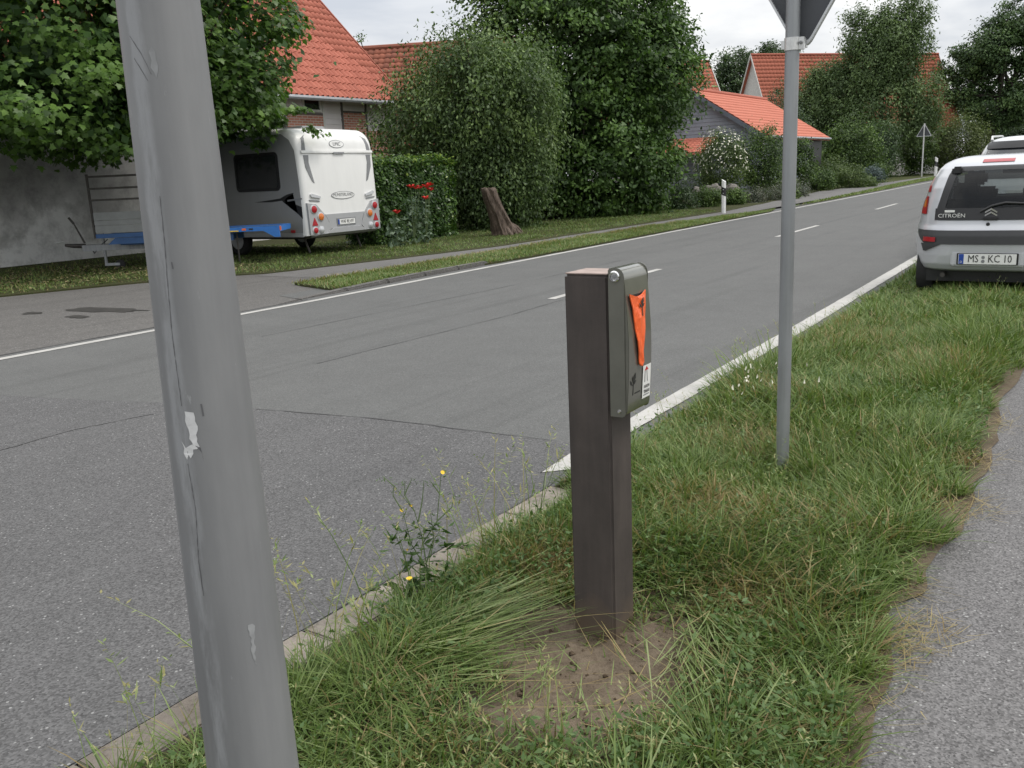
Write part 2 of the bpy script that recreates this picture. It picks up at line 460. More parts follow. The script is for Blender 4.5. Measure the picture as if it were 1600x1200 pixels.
M['tile_new'] = tilemat('bright_clay_tile', (.42, .128, .085), (.54, .185, .125), mossy=.06)
M['zinc'] = plain('zinc_gutter', (.36, .37, .39), .45, metal=.3)
M['siding'] = plain('blue_grey_boards', (.21, .23, .265), .6, var=.14, vscale=1.5)
M['sidingtrim'] = plain('blue_grey_trim', (.105, .12, .145), .6)
M['barge'] = plain('weathered_white_board', (.50, .49, .47), .7, var=.15)
M['bark'] = plain('bark', (.060, .050, .040), .9, var=.35, vscale=8, bump=.8, bscale=25)
M['birchbark'] = plain('pale_bark', (.30, .28, .25), .8, var=.35, vscale=4)
def stump_mat():
    t = NT('stump_wood')
    f = t.noise(9, 6, .7, vec=t.coord((1, 1, .25))); g = t.noise(30, 6, .75, vec=t.coord((1, 1, .3)))
    c = t.ramp(f, [(.3, (.06, .042, .032)), (.5, (.135, .098, .075)), (.7, (.22, .175, .14))])
    c = t.mix(t.ramp(g, [(.35, .8), (.55, 0.0)]), c, (.04, .03, .024))
    t.col(c); t.set(Roughness=.92); t.bump(g, 1.0, .03); return t.m
M['stump'] = stump_mat()
M['rock'] = plain('field_stone', (.17, .155, .14), .9, var=.3, vscale=6, bump=.6, bscale=20)
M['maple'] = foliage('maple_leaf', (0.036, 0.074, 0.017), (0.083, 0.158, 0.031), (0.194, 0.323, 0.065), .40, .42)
M['maple_in'] = foliage('maple_shaded_inner_leaf', (0.025, 0.056, 0.017), (0.049, 0.105, 0.025), (0.070, 0.140, 0.035), .2)  # darker leaf copy: shade inside the crown put into the colour
M['hornbeam'] = foliage('hornbeam_leaf', (0.027, 0.056, 0.015), (0.059, 0.116, 0.026), (0.139, 0.238, 0.054), .25)
M['bushy'] = foliage('weeping_leaf', (0.042, 0.073, 0.025), (0.096, 0.153, 0.051), (0.213, 0.298, 0.100), .25)
M['beech'] = foliage('beech_hedge_leaf', (0.023, 0.052, 0.013), (0.051, 0.104, 0.023), (0.135, 0.235, 0.046), .25, .35, tip=(0.290, 0.381, 0.078))
M['oak'] = foliage('oak_leaf', (0.033, 0.060, 0.023), (0.061, 0.110, 0.037), (0.131, 0.208, 0.067), .2)
M['willow'] = foliage('willow_leaf', (0.058, 0.092, 0.036), (0.112, 0.169, 0.066), (0.205, 0.286, 0.114), .25)
M['dkgreen'] = foliage('dark_tree_leaf', (0.027, 0.050, 0.020), (0.048, 0.086, 0.032), (0.091, 0.148, 0.051), .2)
M['shrub'] = foliage('shrub_leaf', (0.031, 0.060, 0.015), (0.069, 0.120, 0.027), (0.150, 0.235, 0.052), .25)
M['laurel'] = foliage('pale_shrub_leaf', (.045, .075, .022), (.09, .135, .038), (.145, .20, .060), .25)
M['lighthedge'] = foliage('light_hedge_leaf', (.06, .085, .026), (.11, .145, .045), (.165, .205, .07), .25)
M['bluish'] = foliage('blue_conifer_needles', (.05, .08, .075), (.09, .125, .12), (.13, .17, .165), .1)
M['lavender'] = foliage('lavender_leaf', (.055, .07, .05), (.10, .115, .08), (.15, .15, .12), .2)
M['blossom'] = plain('cream_blossom', (.72, .70, .58), .6, var=.1)
M['poppy'] = plain('poppy_petal', (.62, .022, .018), .5, var=.2, vscale=40)
M['poppyleaf'] = foliage('poppy_leaf', (.06, .10, .06), (.11, .16, .10), (.16, .22, .14), .25)
M['stalk'] = plain('green_stalk', (.105, .150, .060), .6, var=.25, vscale=30)
M['yellow'] = plain('yellow_petal', (.75, .50, .03), .6)
def grassmat():
    t = NT('grass_blade')
    a = t.n('Attribute', attribute_name='rnd'); d = t.n('Attribute', attribute_name='dry')
    f = t.math('ADD', a.outputs['Fac'], t.math('MULTIPLY', t.math('SUBTRACT', t.noise(1.6, 3), .5), .55))
    c = t.ramp(f, [(.05, (.058, .104, .024)), (.40, (.116, .180, .043)), (.75, (.198, .262, .086)), (1.0, (.31, .36, .17))])
    c = t.mix(d.outputs['Fac'], c, t.ramp(a.outputs['Fac'], [(.1, (.22, .15, .065)), (.9, (.42, .33, .17))]))
    t.col(c); t.set(Roughness=.5, Specular_IOR_Level=.35)
    tr = t.n('BsdfTranslucent'); t.l(t.mix(1.0, c, (1.0, 1.1, .6), 'MULTIPLY'), tr.inputs['Color'])
    ms = t.n('MixShader', Fac=.3); t.l(t.b.outputs[0], ms.inputs[1]); t.l(tr.outputs[0], ms.inputs[2]); t.l(ms.outputs[0], t.o.inputs['Surface'])
    return t.m
M['grass'] = grassmat()

# ---- text
_tx = []
def text_mesh(body, size, extrude=.0006, ratio=1.0):
    cu = bpy.data.curves.new('lettering', 'FONT'); cu.body = body; cu.size = size; cu.extrude = extrude; cu.resolution_u = 2
    cu.align_x = 'CENTER'; cu.align_y = 'CENTER'
    o = bpy.data.objects.new('lettering', cu); COL.objects.link(o)
    dg = bpy.context.evaluated_depsgraph_get(); dg.update()
    me = bpy.data.meshes.new_from_object(o.evaluated_get(dg))
    bpy.data.objects.remove(o); bpy.data.curves.remove(cu)
    if ratio != 1.0:
        me.transform(Matrix.Diagonal((ratio, 1, 1, 1)))
    return me
TX = {'plate1': text_mesh('MS', .105, ratio=.78), 'plate1b': text_mesh('KC 10', .105, ratio=.78), 'cit': text_mesh('CITROËN', .055, ratio=1.12), 'pal': text_mesh('WAF', .075),
      'lmc': text_mesh('LMC', .12), 'mun': text_mesh('MÜNSTERLAND', .10, ratio=.86), 'mun2': text_mesh('MÜNSTERLAND', .115, ratio=.86), 'plate2': text_mesh('WAF RE 697', .105, ratio=.72),
      'd': text_mesh('D', .03), 's1': text_mesh('KALIN', .013, .0003), 's2': text_mesh('TRAXI', .014, .0003)}
def put_text(key, loc, rot, mat, parent, name='lettering'):
    o = link(name, TX[key].copy(), mat, parent); o.location = loc; o.rotation_euler = rot; return o
FACE_NY = (R(90), 0, 0)
FACE_PX = (R(90), 0, R(90))

# ------------------------------------------------------------------ ground, road, markings
def sheet(name, poly, z, mat, parent=None, thick=0.0, kind='structure'):
    me = bpy.data.meshes.new(name)
    me.from_pydata([(x, y, z) for x, y in poly], [], [tuple(range(len(poly)))])
    bm = bmesh.new(); bm.from_mesh(me)
    bmesh.ops.triangulate(bm, faces=bm.faces)
    for f in bm.faces:
        if f.normal.z < 0: f.normal_flip()
    if thick:
        r = bmesh.ops.extrude_face_region(bm, geom=bm.faces[:])
        for v in r['geom']:
            if isinstance(v, bmesh.types.BMVert): v.co.z -= thick
        bmesh.ops.recalc_face_normals(bm, faces=bm.faces)
    bm.to_mesh(me); bm.free()
    o = link(name, me, mat, parent)
    if kind and parent is None: o['kind'] = kind
    return o

def drift(y):
    y = np.asarray(y, float)
    return np.where(y < 8, 0, np.where(y < 70, -.027 * (y - 8), -1.674 + .0009 * (y - 70) ** 2))
def strip_mesh(xa, xb, ys, z):
    """ribbon between x curves xa(y), xb(y)"""
    ys = np.asarray(ys, float); n = len(ys)
    za = np.zeros(n) + z
    V = np.concatenate([np.stack([xa(ys), ys, za], 1), np.stack([xb(ys), ys, za], 1)])
    i = np.arange(n - 1)
    F = np.stack([i, n + i, n + i + 1, i + 1], 1)
    return V, F
def ribbon(name, xa, xb, ys, z, mat, parent=None):
    V, F = strip_mesh(xa, xb, ys, z)
    o = link(name, np_mesh(name, V, F), mat, parent)
    if parent is None: o['kind'] = 'structure'
    return o

g = np.array([[-900, -300], [900, -300], [900, 1500], [-900, 1500]])
sheet('ground', [tuple(p) for p in g], -.05, M['ground'])
YS = np.concatenate([np.arange(-30, 12, .25), np.arange(12, 190, 2.0)])
xl = lambda y: np.where(y < 8.5, -8.86, -9.6) + drift(y)
def xr(y):
    y = np.asarray(y, float)
    jit = .05 * (vn(y, 0 * y, 1.7, 1) - .5) + .05 * (vn(y, 0 * y, 6, 2) - .5)
    return np.where(y < 3.44, -2.155, -2.08 + jit) + drift(y) * .8
ribbon('road', xl, xr, YS, 0.0, M['road'])
# coarse asphalt of the side road mouth, laid over the main road's surface
cpoly = [(-2.16, -12), (-2.16, 3.46), (-2.3, 4.12), (-2.72, 4.10), (-3.2, 4.08), (-3.75, 4.05), (-4.3, 3.97), (-4.74, 3.89), (-5.3, 3.78), (-5.65, 3.70), (-6.3, 3.52), (-7.03, 3.34), (-7.7, 2.9), (-8.2, 2.2), (-8.4, 0), (-8.4, -12)]
rr = random.Random(5)
def wob(pts, a=.012, n=6):
    o = []
    for (x0, y0), (x1, y1) in zip(pts[:-1], pts[1:]):
        for k in range(n):
            t = k / n; o.append((x0 + (x1 - x0) * t + rr.uniform(-a, a), y0 + (y1 - y0) * t + rr.uniform(-a, a)))
    o.append(pts[-1]); return o
edge = wob(cpoly[2:13])
sheet('side_road', cpoly[:2] + edge + cpoly[13:], .004, M['coarse'])
def seam(name, pts, w, z=.006, mat='crack'):
    pts = wob(pts, .008, 10); L = []; Rr = []
    for i, (x, y) in enumerate(pts):
        a = Vector(pts[min(i + 1, len(pts) - 1)]) - Vector(pts[max(i - 1, 0)]); a.normalize()
        ww = w * (.25 + .75 * rr.random())
        L.append((x - a.y * ww, y + a.x * ww)); Rr.append((x + a.y * ww, y - a.x * ww))
    n = len(pts); V = [(x, y, z) for x, y in L + Rr]
    F = [(i, n + i, n + i + 1, i + 1) for i in range(n - 1)]
    return link(name, np_mesh(name, V, F), M[mat])
tag(seam('tar_seam', [(-2.5, 4.11), (-3.75, 4.05), (-4.74, 3.89)], .008), kind='structure')
tag(seam('tar_seam', [(-5.31, 3.49), (-5.44, 3.02), (-5.42, 2.53), (-5.35, 1.8)], .007), kind='structure')
tag(seam('tar_seam', [(-5.5, 5.2), (-5.4, 8), (-5.45, 9.2)], .006, z=.004), kind='structure')
tag(seam('tar_seam', [(-8.85, -4), (-8.84, 2), (-8.85, 5), (-8.84, 8.3)], .022, z=.003), kind='structure')
tag(seam('tar_seam', [(-7.1, 6.0), (-6.9, 10), (-7.0, 15), (-7.1, 24)], .006, z=.004), kind='structure')
# markings
lt = lambda y: .03 * (vn(y, 0 * np.asarray(y), 9, 4) - .5)
YL = np.concatenate([np.arange(-30, 14, .12), np.arange(14, 190, 1.5)])
ribbon('edge_marking', lambda y: -8.70 + drift(y) + .3 * lt(y), lambda y: -8.585 + drift(y) + .3 * lt(y + 9), YL, .0045, M['paint'])
YR = np.concatenate([[3.60], np.arange(3.72, 14, .10), np.arange(14, 190, 1.5)])
def xri(y): return np.interp(np.asarray(y), [3.6, 3.95, 5, 8], [-2.295, -2.325, -2.355, -2.40]) + drift(y) * .8 + .25 * lt(y)
def xro(y): return np.interp(np.asarray(y), [3.6, 3.63, 4.5, 8], [-2.30, -2.175, -2.215, -2.25]) + drift(y) * .8 + .35 * lt(y + 5)
ribbon('edge_marking', xri, xro, np.sort(YR), .0075, M['paint'])
for i, (y0, L) in enumerate([(9.2, 3.35), (18.8, 3.5), (29.6, 3.7), (40.5, 3.7), (51, 3.7), (62, 3.7), (73, 3.7)]):
    ribbon('lane_dash', lambda y: -5.64 + drift(y) * 1.15 + .2 * lt(y), lambda y: -5.53 + drift(y) * 1.15 + .2 * lt(y + 3), np.linspace(y0, y0 + L, 24), .0045, M['paint'])

# right hand footpath and the verge between
def pe(y):
    y = np.asarray(y, float)
    return -.47 + .10 * (vn(y, 0 * y, 1.3, 7) - .5) + .09 * (vn(y, 0 * y, 5, 8) - .5) + drift(y) * .8
ribbon('footpath', pe, lambda y: 1.75 + drift(y) * .8, np.concatenate([np.arange(-12, 14, .08), np.arange(14, 190, 2)]), 0.0, M['path'])
def verge_h(x, y):
    h = .012 + .045 * (vn(x, y, 1.1, 3) - .4) + .02 * (vn(x, y, 4, 5) - .5)
    dd = ((x + 1.22) / .52) ** 2 + ((y - 2.2) / .55) ** 2
    mound = np.clip(1.15 - dd, 0, 1)
    h = h * (1 - .8 * np.clip(1.4 - dd, 0, 1)) + -.008 * mound + .022 * mound * (vn(x, y, 9, 6) - .5) + .030 * mound * (vn(x, y, 24, 9) - .5)
    return h + .03 * np.clip((y - 6) / 4, 0, 1)
def vl(y):
    y = np.asarray(y, float)
    return np.where(y < 3.44, -1.985, -2.13 + .10 * (vn(y, 0 * y, 1.1, 12) - .5) + .06 * (vn(y, 0 * y, 7, 13) - .5) + drift(y) * .8)
ys = np.concatenate([np.arange(-3, 4.2, .035), np.arange(4.2, 14, .15), np.arange(14, 120, 2)])
us = np.linspace(0, 1, 44)
YY, UU = np.meshgrid(ys, us, indexing='ij')
XX = vl(YY) * (1 - UU) + (pe(YY) + .02) * UU
edgef = np.minimum(1, np.minimum(UU, 1 - UU) / .07)
ZZ = verge_h(XX, YY) * edgef + .006
n1, n2 = YY.shape
idx = np.arange(n1 * n2).reshape(n1, n2)
F = np.stack([idx[:-1, :-1], idx[:-1, 1:], idx[1:, 1:], idx[1:, :-1]], -1).reshape(-1, 4)
dirtmask = lambda x, y: np.clip(1.5 - (((x + 1.24) / .35) ** 2 + ((y - 2.15) / .44) ** 2) + 1.0 * (vn(x, y, 5, 21) - .5) + .5 * (vn(x, y, 14, 22) - .5), 0, 1)
me = np_mesh('verge', np.stack([XX, YY, ZZ], -1).reshape(-1, 3), F, True, {'dirt': np.maximum(dirtmask(XX, YY), np.clip((UU - .94 + .05 * (vn(XX, YY, 6, 23) - .5)) / .04, 0, .85)).ravel()})
def verge_mat():
    t = NT('verge_earth'); d = t.n('Attribute', attribute_name='dirt')
    x = t.ramp(t.noise(1.5, 5, .6), [(.35, (.050, .048, .026)), (.65, (.080, .068, .040))])
    e = t.ramp(t.noise(5, 6, .65), [(.3, (.120, .092, .066)), (.5, (.165, .130, .095)), (.7, (.205, .165, .122))])
    e = t.mix(t.ramp(t.noise(45, 6, .75), [(.34, .6), (.52, 0.0)]), e, (.085, .063, .045))
    t.col(t.mix(d.outputs['Fac'], x, e)); t.set(Roughness=.95, Specular_IOR_Level=.12)
    t.bump(t.mix(.5, t.noise(40, 6, .7), t.noise(160, 3)), 1.0, .012); return t.m
tag(link('verge', me, verge_mat()), kind='structure')
def vz(x, y):
    u = (x - vl(y)) / (pe(y) + .02 - vl(y))
    return verge_h(x, y) * np.clip(np.minimum(u, 1 - u) / .07, 0, 1) + .006

# flush kerb of concrete stones
kerb = bpy.data.objects.new('kerb', None); COL.objects.link(kerb); kerb['kind'] = 'structure'
kb = MB().box((0, 0, -.06), (.158, .394, .14))
first = kb.build('kerb_stone', M['kerb'], kerb, bevel=.006)
for k in range(12):
    o = first if k == 0 else first.copy()
    if k: COL.objects.link(o); o.parent = kerb
    o.location = (-2.068 + rr.uniform(-.004, .004), 3.25 - .4 * k + .0, .004 + rr.uniform(-.004, .004)); o.rotation_euler = (rr.uniform(-.006, .006), rr.uniform(-.01, .01), rr.uniform(-.008, .008))
tag(ribbon('kerb_joint', lambda y: -2.150 + 0 * y, lambda y: -1.985 + 0 * y, np.linspace(-1.5, 3.46, 30), -.012, M['crack']), kind='structure')
# left side: apron, pavement, lawn, verge with raised kerb
ap = [(-8.87, -14), (-8.87, 8.4), (-9.3, 10.6), (-10.0, 12.0), (-12.0, 12.0), (-12.4, 10.7), (-13.2, 9.9), (-13.8, 8.6), (-14.6, 6.2), (-16.5, 3), (-17, -14)]
sheet('driveway_apron', wob(ap + [ap[0]], .02, 4)[:-1], -.004, M['apron'])
YP = np.concatenate([np.arange(10.4, 30, .4), np.arange(30, 100, 2)])
pn = lambda y: np.where(y < 22, -10.48, np.where(y < 31, -10.48 + .075 * (y - 22), -9.8 - .03 * (y - 31))) + .05 * (vn(y, 0 * y, .9, 31) - .5)
pf = lambda y: np.where(y < 16, -12.3 + .19 * (y - 10.6), np.where(y < 30, -11.3, np.where(y < 50, -11.3 - .11 * (y - 30), -13.5))) + .08 * (vn(y, 0 * y, .7, 33) - .5)
ribbon('pavement', pf, pn, YP, .0, M['farpath'])
def blob(name, cx, cy, rx, ry, mat, z, rz=0.0, n=48, j=.45, sd=0, kind='structure'):
    ps = []
    for k in range(n):
        t = 2 * math.pi * k / n
        f = 1 + j * (float(vn(3 * math.cos(t) + sd, 3 * math.sin(t), 1.0, 40)) - .5) * 2 + j * .4 * (float(vn(9 * math.cos(t) + sd, 9 * math.sin(t), 1.0, 41)) - .5)
        x, y = rx * f * math.cos(t), ry * f * math.sin(t)
        ps.append((cx + x * math.cos(rz) - y * math.sin(rz), cy + x * math.sin(rz) + y * math.cos(rz)))
    return tag(sheet(name, ps, z, mat), kind=kind)
blob('damp_stain', -10.95, 6.72, .62, .17, M['stain'], .001, .15, sd=2)
blob('damp_stain', -10.72, 6.20, .20, .10, M['stain'], .001, .1, sd=5)
blob('damp_stain', -11.75, 6.2, .15, .10, M['stain'], .001, .1, sd=8)
lw = [(-12.35, 10.75), (-13.25, 9.95), (-13.9, 8.65), (-14.7, 6.25), (-16.6, 3), (-17, -14), (-21.5, -14), (-21.5, 34), (-15.5, 45), (-13.7, 45)]
lw += [(float(pf(np.array(y))) + .06, y) for y in np.arange(40, 12, -2.0)]
sheet('lawn', wob(lw + [lw[0]], .03, 5)[:-1], .012, M['soil'], thick=.06)
# raised kerb on the left, then verge
lk = bpy.data.objects.new('raised_kerb', None); COL.objects.link(lk); lk['kind'] = 'structure'
kz = [-.02, .012, .04, .06, .065, .065]
for k, hgt in enumerate(kz):
    b = MB(); h0 = hgt; h1 = kz[min(k + 1, len(kz) - 1)]
    x0, x1 = -9.06 - .0 * k, -8.9 - .0 * k
    y0, y1 = 7.35 + .9 * k, 8.24 + .9 * k
    d0, d1 = float(drift(y0)), float(drift(y1))
    b.add([(x0 + d0, y0, -.1), (x1 + d0, y0, -.1), (x1 + d1, y1, -.1), (x0 + d1, y1, -.1), (x0 + d0, y0, h0), (x1 + d0, y0, h0), (x1 + d1, y1, h1), (x0 + d1, y1, h1)],
          [(0, 3, 2, 1), (4, 5, 6, 7), (0, 1, 5, 4), (1, 2, 6, 5), (2, 3, 7, 6), (3, 0, 4, 7)])
    b.build('kerb_stone', M['apron'], lk, bevel=.02)
lvp = [(-9.08, 9.1), (-10.45, 9.55)] + [(float(pn(np.array(y))) + .0, y) for y in np.arange(11, 29, 1.5)] + [(-9.7, 30.5)] + [(float(-8.80 + drift(y)), y) for y in np.arange(29, 12.5, -1.5)] + [(-9.04, 12.5), (-9.06, 9.5)]
sheet('left_verge', wob(lvp + [lvp[0]], .03, 5)[:-1], .03, M['soil'], thick=.06)
sheet('left_verge', [(-9.55, 31), (-10.25, 42.5), (-11.6, 60), (-13, 90), (-17, 120), (-11.4, 120), (-10.9, 90), (-10.9, 65), (-10.2, 52), (-9.75, 38)], .012, M['soil'], thick=.03)
# ------------------------------------------------------------------ houses
def tile_mesh(wd=.215, ln=.40):
    xs = [0, .05, .095, .14, .18, .215]; zs = [.012, .052, .058, .018, .002, .012]
    V = []; F = []
    for y, up in ((0, .022), (ln, -.004)):
        for x, z in zip(xs, zs): V.append((x, y, z + up))
    for x, z in zip(xs, zs): V.append((x, 0, z - .004))
    n = 6
    for i in range(5):
        F.append((i, i + 1, n + i + 1, n + i)); F.append((2 * n + i, 2 * n + i + 1, i + 1, i))
    return np.array(V), F

def pan_roof(name, e0, e1, up, rows, expo, mat, parent, pitch=.25, amp=.03, lip=.03, rnd=11):
    """lapped rows of pans from eave e0-e1 going along the 'up' vector (unit), one lapped corrugated strip per row"""
    e0 = np.array(e0, float); e1 = np.array(e1, float); up = np.array(up, float)
    L = np.linalg.norm(e1 - e0); ax = (e1 - e0) / L; nr = np.cross(ax, up); nr /= np.linalg.norm(nr)
    if nr[2] < 0: nr = -nr
    n = int(L / pitch * 4) + 1
    s = np.linspace(0, L, n); ph = s / pitch * 2 * np.pi
    z = amp * (np.sin(ph) + .3 * np.sin(2 * ph + .6))
    rg = np.random.default_rng(rnd)
    V = []; F = []; A = []
    for r in range(rows):
        b = len(V) * n
        for off, zz in ((0, lip), (0, .0), (expo * 1.06, .0)):
            zoff = z + zz
            if zz == 0 and off == 0: zoff = z * .4 - .01
            V.append(e0 + s[:, None] * ax + (r * expo + off) * up + zoff[:, None] * nr)
            A.append(np.repeat(rg.random(n // 4 + 1), 4)[:n])
        i = np.arange(n - 1)
        F.append(np.stack([b + i, b + i + 1, b + 2 * n + i + 1, b + 2 * n + i], 1))
        F.append(np.stack([b + n + i, b + n + i + 1, b + i + 1, b + i], 1))
    o = link(name, np_mesh(name, np.concatenate(V), np.concatenate(F), False, {'rnd': np.concatenate(A)}), mat, parent)
    return o

# --- the white plastered farmhouse on the left
H1 = thing('farmhouse', 'white half timbered farmhouse with steep red tiled roof behind the maple and caravan', 'house', (-20.5, 3, 0))
LY = 20.85        # wall length along the road (world y 3 .. 23.85)
b = MB(); b.bb((-11.2, 0, -.1), (0, LY, 3.30)); b.build('lower_wall', M['plaster'], H1)
# upper storey boards under the eave
ub = MB()
zrow = 3.303
while zrow < 4.14:
    z1 = min(zrow + .165, 4.18)
    ub.add([(-.05, 0, zrow), (.028, 0, zrow), (.012, 0, z1), (-.05, 0, z1), (-.05, LY, zrow), (.028, LY, zrow), (.012, LY, z1), (-.05, LY, z1)],
           [(0, 1, 2, 3), (7, 6, 5, 4), (1, 5, 6, 2), (0, 4, 5, 1), (2, 6, 7, 3)])
    zrow += .165
tag(ub.build('boarding', M['board'], H1), kind='stuff')
# brick infill panels and timbers (local y = world y - 3)
def wpan(name, y0, y1, z0, z1, mat, d0=-.02, d1=.035):
    return MB().bb((d0, y0 - 3, z0), (d1, y1 - 3, z1)).build(name, mat, H1)
wpan('brick_panel', 21.42, 22.45, 2.4, 3.66, M['brick']); wpan('brick_panel', 19.1, 20.55, 2.4, 3.55, M['brick'])
wpan('brick_panel', 22.55, 23.85, 2.2, 3.12, M['brick'])
wpan('board_panel', 20.62, 21.36, 2.3, 3.30, M['board'], d1=.02); wpan('board_panel', 22.5, 23.85, 3.13, 3.30, M['board'], d1=.02)
for y in (19.02, 20.585, 21.39, 22.48, 23.82):
    MB().bb((-.02, y - .035 - 3, 2.2), (.05, y + .035 - 3, 4.1)).build('timber_post', M['timber'] if y != 20.585 else M['frame'], H1)
for y0, y1, z in ((21.42, 22.45, 3.69), (19.05, 20.55, 3.58)):
    MB().bb((-.02, y0 - 3, z - .03), (.044, y1 - 3, z + .03)).build('timber_rail', M['timber'], H1)
wn = MB()
for lo, hi in (((-.03, 16.72, 3.64), (.07, 16.80, 4.06)), ((-.03, 17.42, 3.64), (.07, 17.50, 4.06)), ((-.03, 16.80, 3.64), (.07, 17.42, 3.71)), ((-.03, 16.80, 4.0), (.07, 17.42, 4.06))): wn.bb(lo, hi)
wo = wn.build('window', M['frame'], H1)
MB().bb((-.02, 16.8, 3.71), (.040, 17.42, 4.0)).build('pane', M['glass'], wo)
# roof, gable triangle, gutter
roof = MB()
ez, ex, rz_, rx_ = 4.05, .40, 10.0, -5.55
roof.add([(ex, -.3, ez - .12), (ex, LY + .35, ez - .12), (rx_, LY + .35, rz_ - .12), (rx_, -.3, rz_ - .12), (ex - .02, -.3, ez - .02), (ex - .02, LY + .35, ez - .02), (rx_, LY + .35, rz_ - .02), (rx_, -.3, rz_ - .02),
          (-11.5, -.3, ez - .12), (-11.5, LY + .35, ez - .12), (-11.5, -.3, ez - .02), (-11.5, LY + .35, ez - .02)],
         [(0, 1, 2, 3), (4, 7, 6, 5), (0, 4, 5, 1), (1, 5, 6, 2), (0, 3, 7, 4), (8, 3, 2, 9), (10, 11, 6, 7), (9, 2, 6, 11), (8, 10, 7, 3), (8, 9, 11, 10)])
ro = roof.build('roof', M['tile_old'], H1)
MB().add([(0, LY - .02, 3.3), (-11.2, LY - .02, 3.3), (-11.2, LY - .02, 4.3), (-5.55, LY - .02, 9.7), (0, LY - .02, 4.25)], [(0, 1, 2, 3, 4)]).build('gable', M['board'], H1)
MB().tube([(ex + .06, -.3, ez - .06), (ex + .06, LY + .35, ez - .06)], .07, 8).build('gutter', M['zinc'], H1)
MB().tube([(rx_, -.3, rz_ + .03), (rx_, LY + .35, rz_ + .03)], .12, 8).build('ridge_cap', M['tile'], ro)
MB().bb((ex - .04, LY + .33, 0), (ex - .0, LY + .39, .02)).v
bo = MB().add([(ex, LY + .352, ez - .16), (rx_, LY + .352, rz_ - .16), (rx_, LY + .352, rz_ + .05), (ex, LY + .352, ez + .03), (ex, LY + .40, ez - .16), (rx_, LY + .40, rz_ - .16), (rx_, LY + .40, rz_ + .05), (ex, LY + .40, ez + .03)],
              [(0, 1, 2, 3), (7, 6, 5, 4), (0, 4, 5, 1), (1, 5, 6, 2), (2, 6, 7, 3), (3, 7, 4, 0)]).build('bargeboard', M['tile'], ro)
# tiles: the 300 that show are objects, the rest one part
tv, tf = tile_mesh()
tme = bpy.data.meshes.new('roof_tile'); tme.from_pydata([tuple(p) for p in tv], [], tf); tme.materials.append(M['tile']); tme.update()
upv = np.array([rx_ - ex, 0, rz_ - ez]); SL = np.linalg.norm(upv); upv /= SL
nrm = np.array([upv[2], 0, -upv[0]])
EX = .335
cells = []
for r in range(int(SL / EX) + 1):
    for c in range(int((LY + .65) / .21)):
        y = -.28 + c * .21; p = np.array([ex, y, ez]) + upv * (r * EX) + nrm * .0
        wy = y + 3
        vis = (r * EX < 5.4) and wy > 18.4 - .0 + .0 and wy > 18.9 - r * .06
        cells.append((not vis, np.linalg.norm(p + np.array([-20.5, 3, 0]) - CAM), r, c, p))
cells.sort(key=lambda q: (q[0], q[1]))
RT = np.stack([np.array([0, 1, 0]), upv, nrm], 1)      # columns: tile x along the eave, y up the slope
MT = Matrix([list(RT[i]) + [0] for i in range(3)] + [[0, 0, 0, 1]])
SV = []; SF = []; SA = []
ta = np.array(tv)
for k, (_, _, r, c, p) in enumerate(cells):
    if k < 300:
        o = bpy.data.objects.new('roof_tile', tme); COL.objects.link(o); o.parent = ro
        mm = MT @ Matrix.Rotation(rr.uniform(-.012, .012), 4, 'Z') @ Matrix.Rotation(rr.uniform(-.012, .012), 4, 'X'); mm.translation = Vector(p) ; o.matrix_local = mm
    else:
        base = len(SV) * len(ta); SV.append(ta @ RT.T + p + nrm * rr.uniform(-.004, .004)); SF += [tuple(i + base for i in f) for f in tf]; SA += [rr.random()] * len(ta)
sm = np_mesh('roof_tile', np.concatenate(SV), np.array(SF), False, {'rnd': SA})
tag(link('roof_tile', sm, M['tile'], ro), kind='stuff')

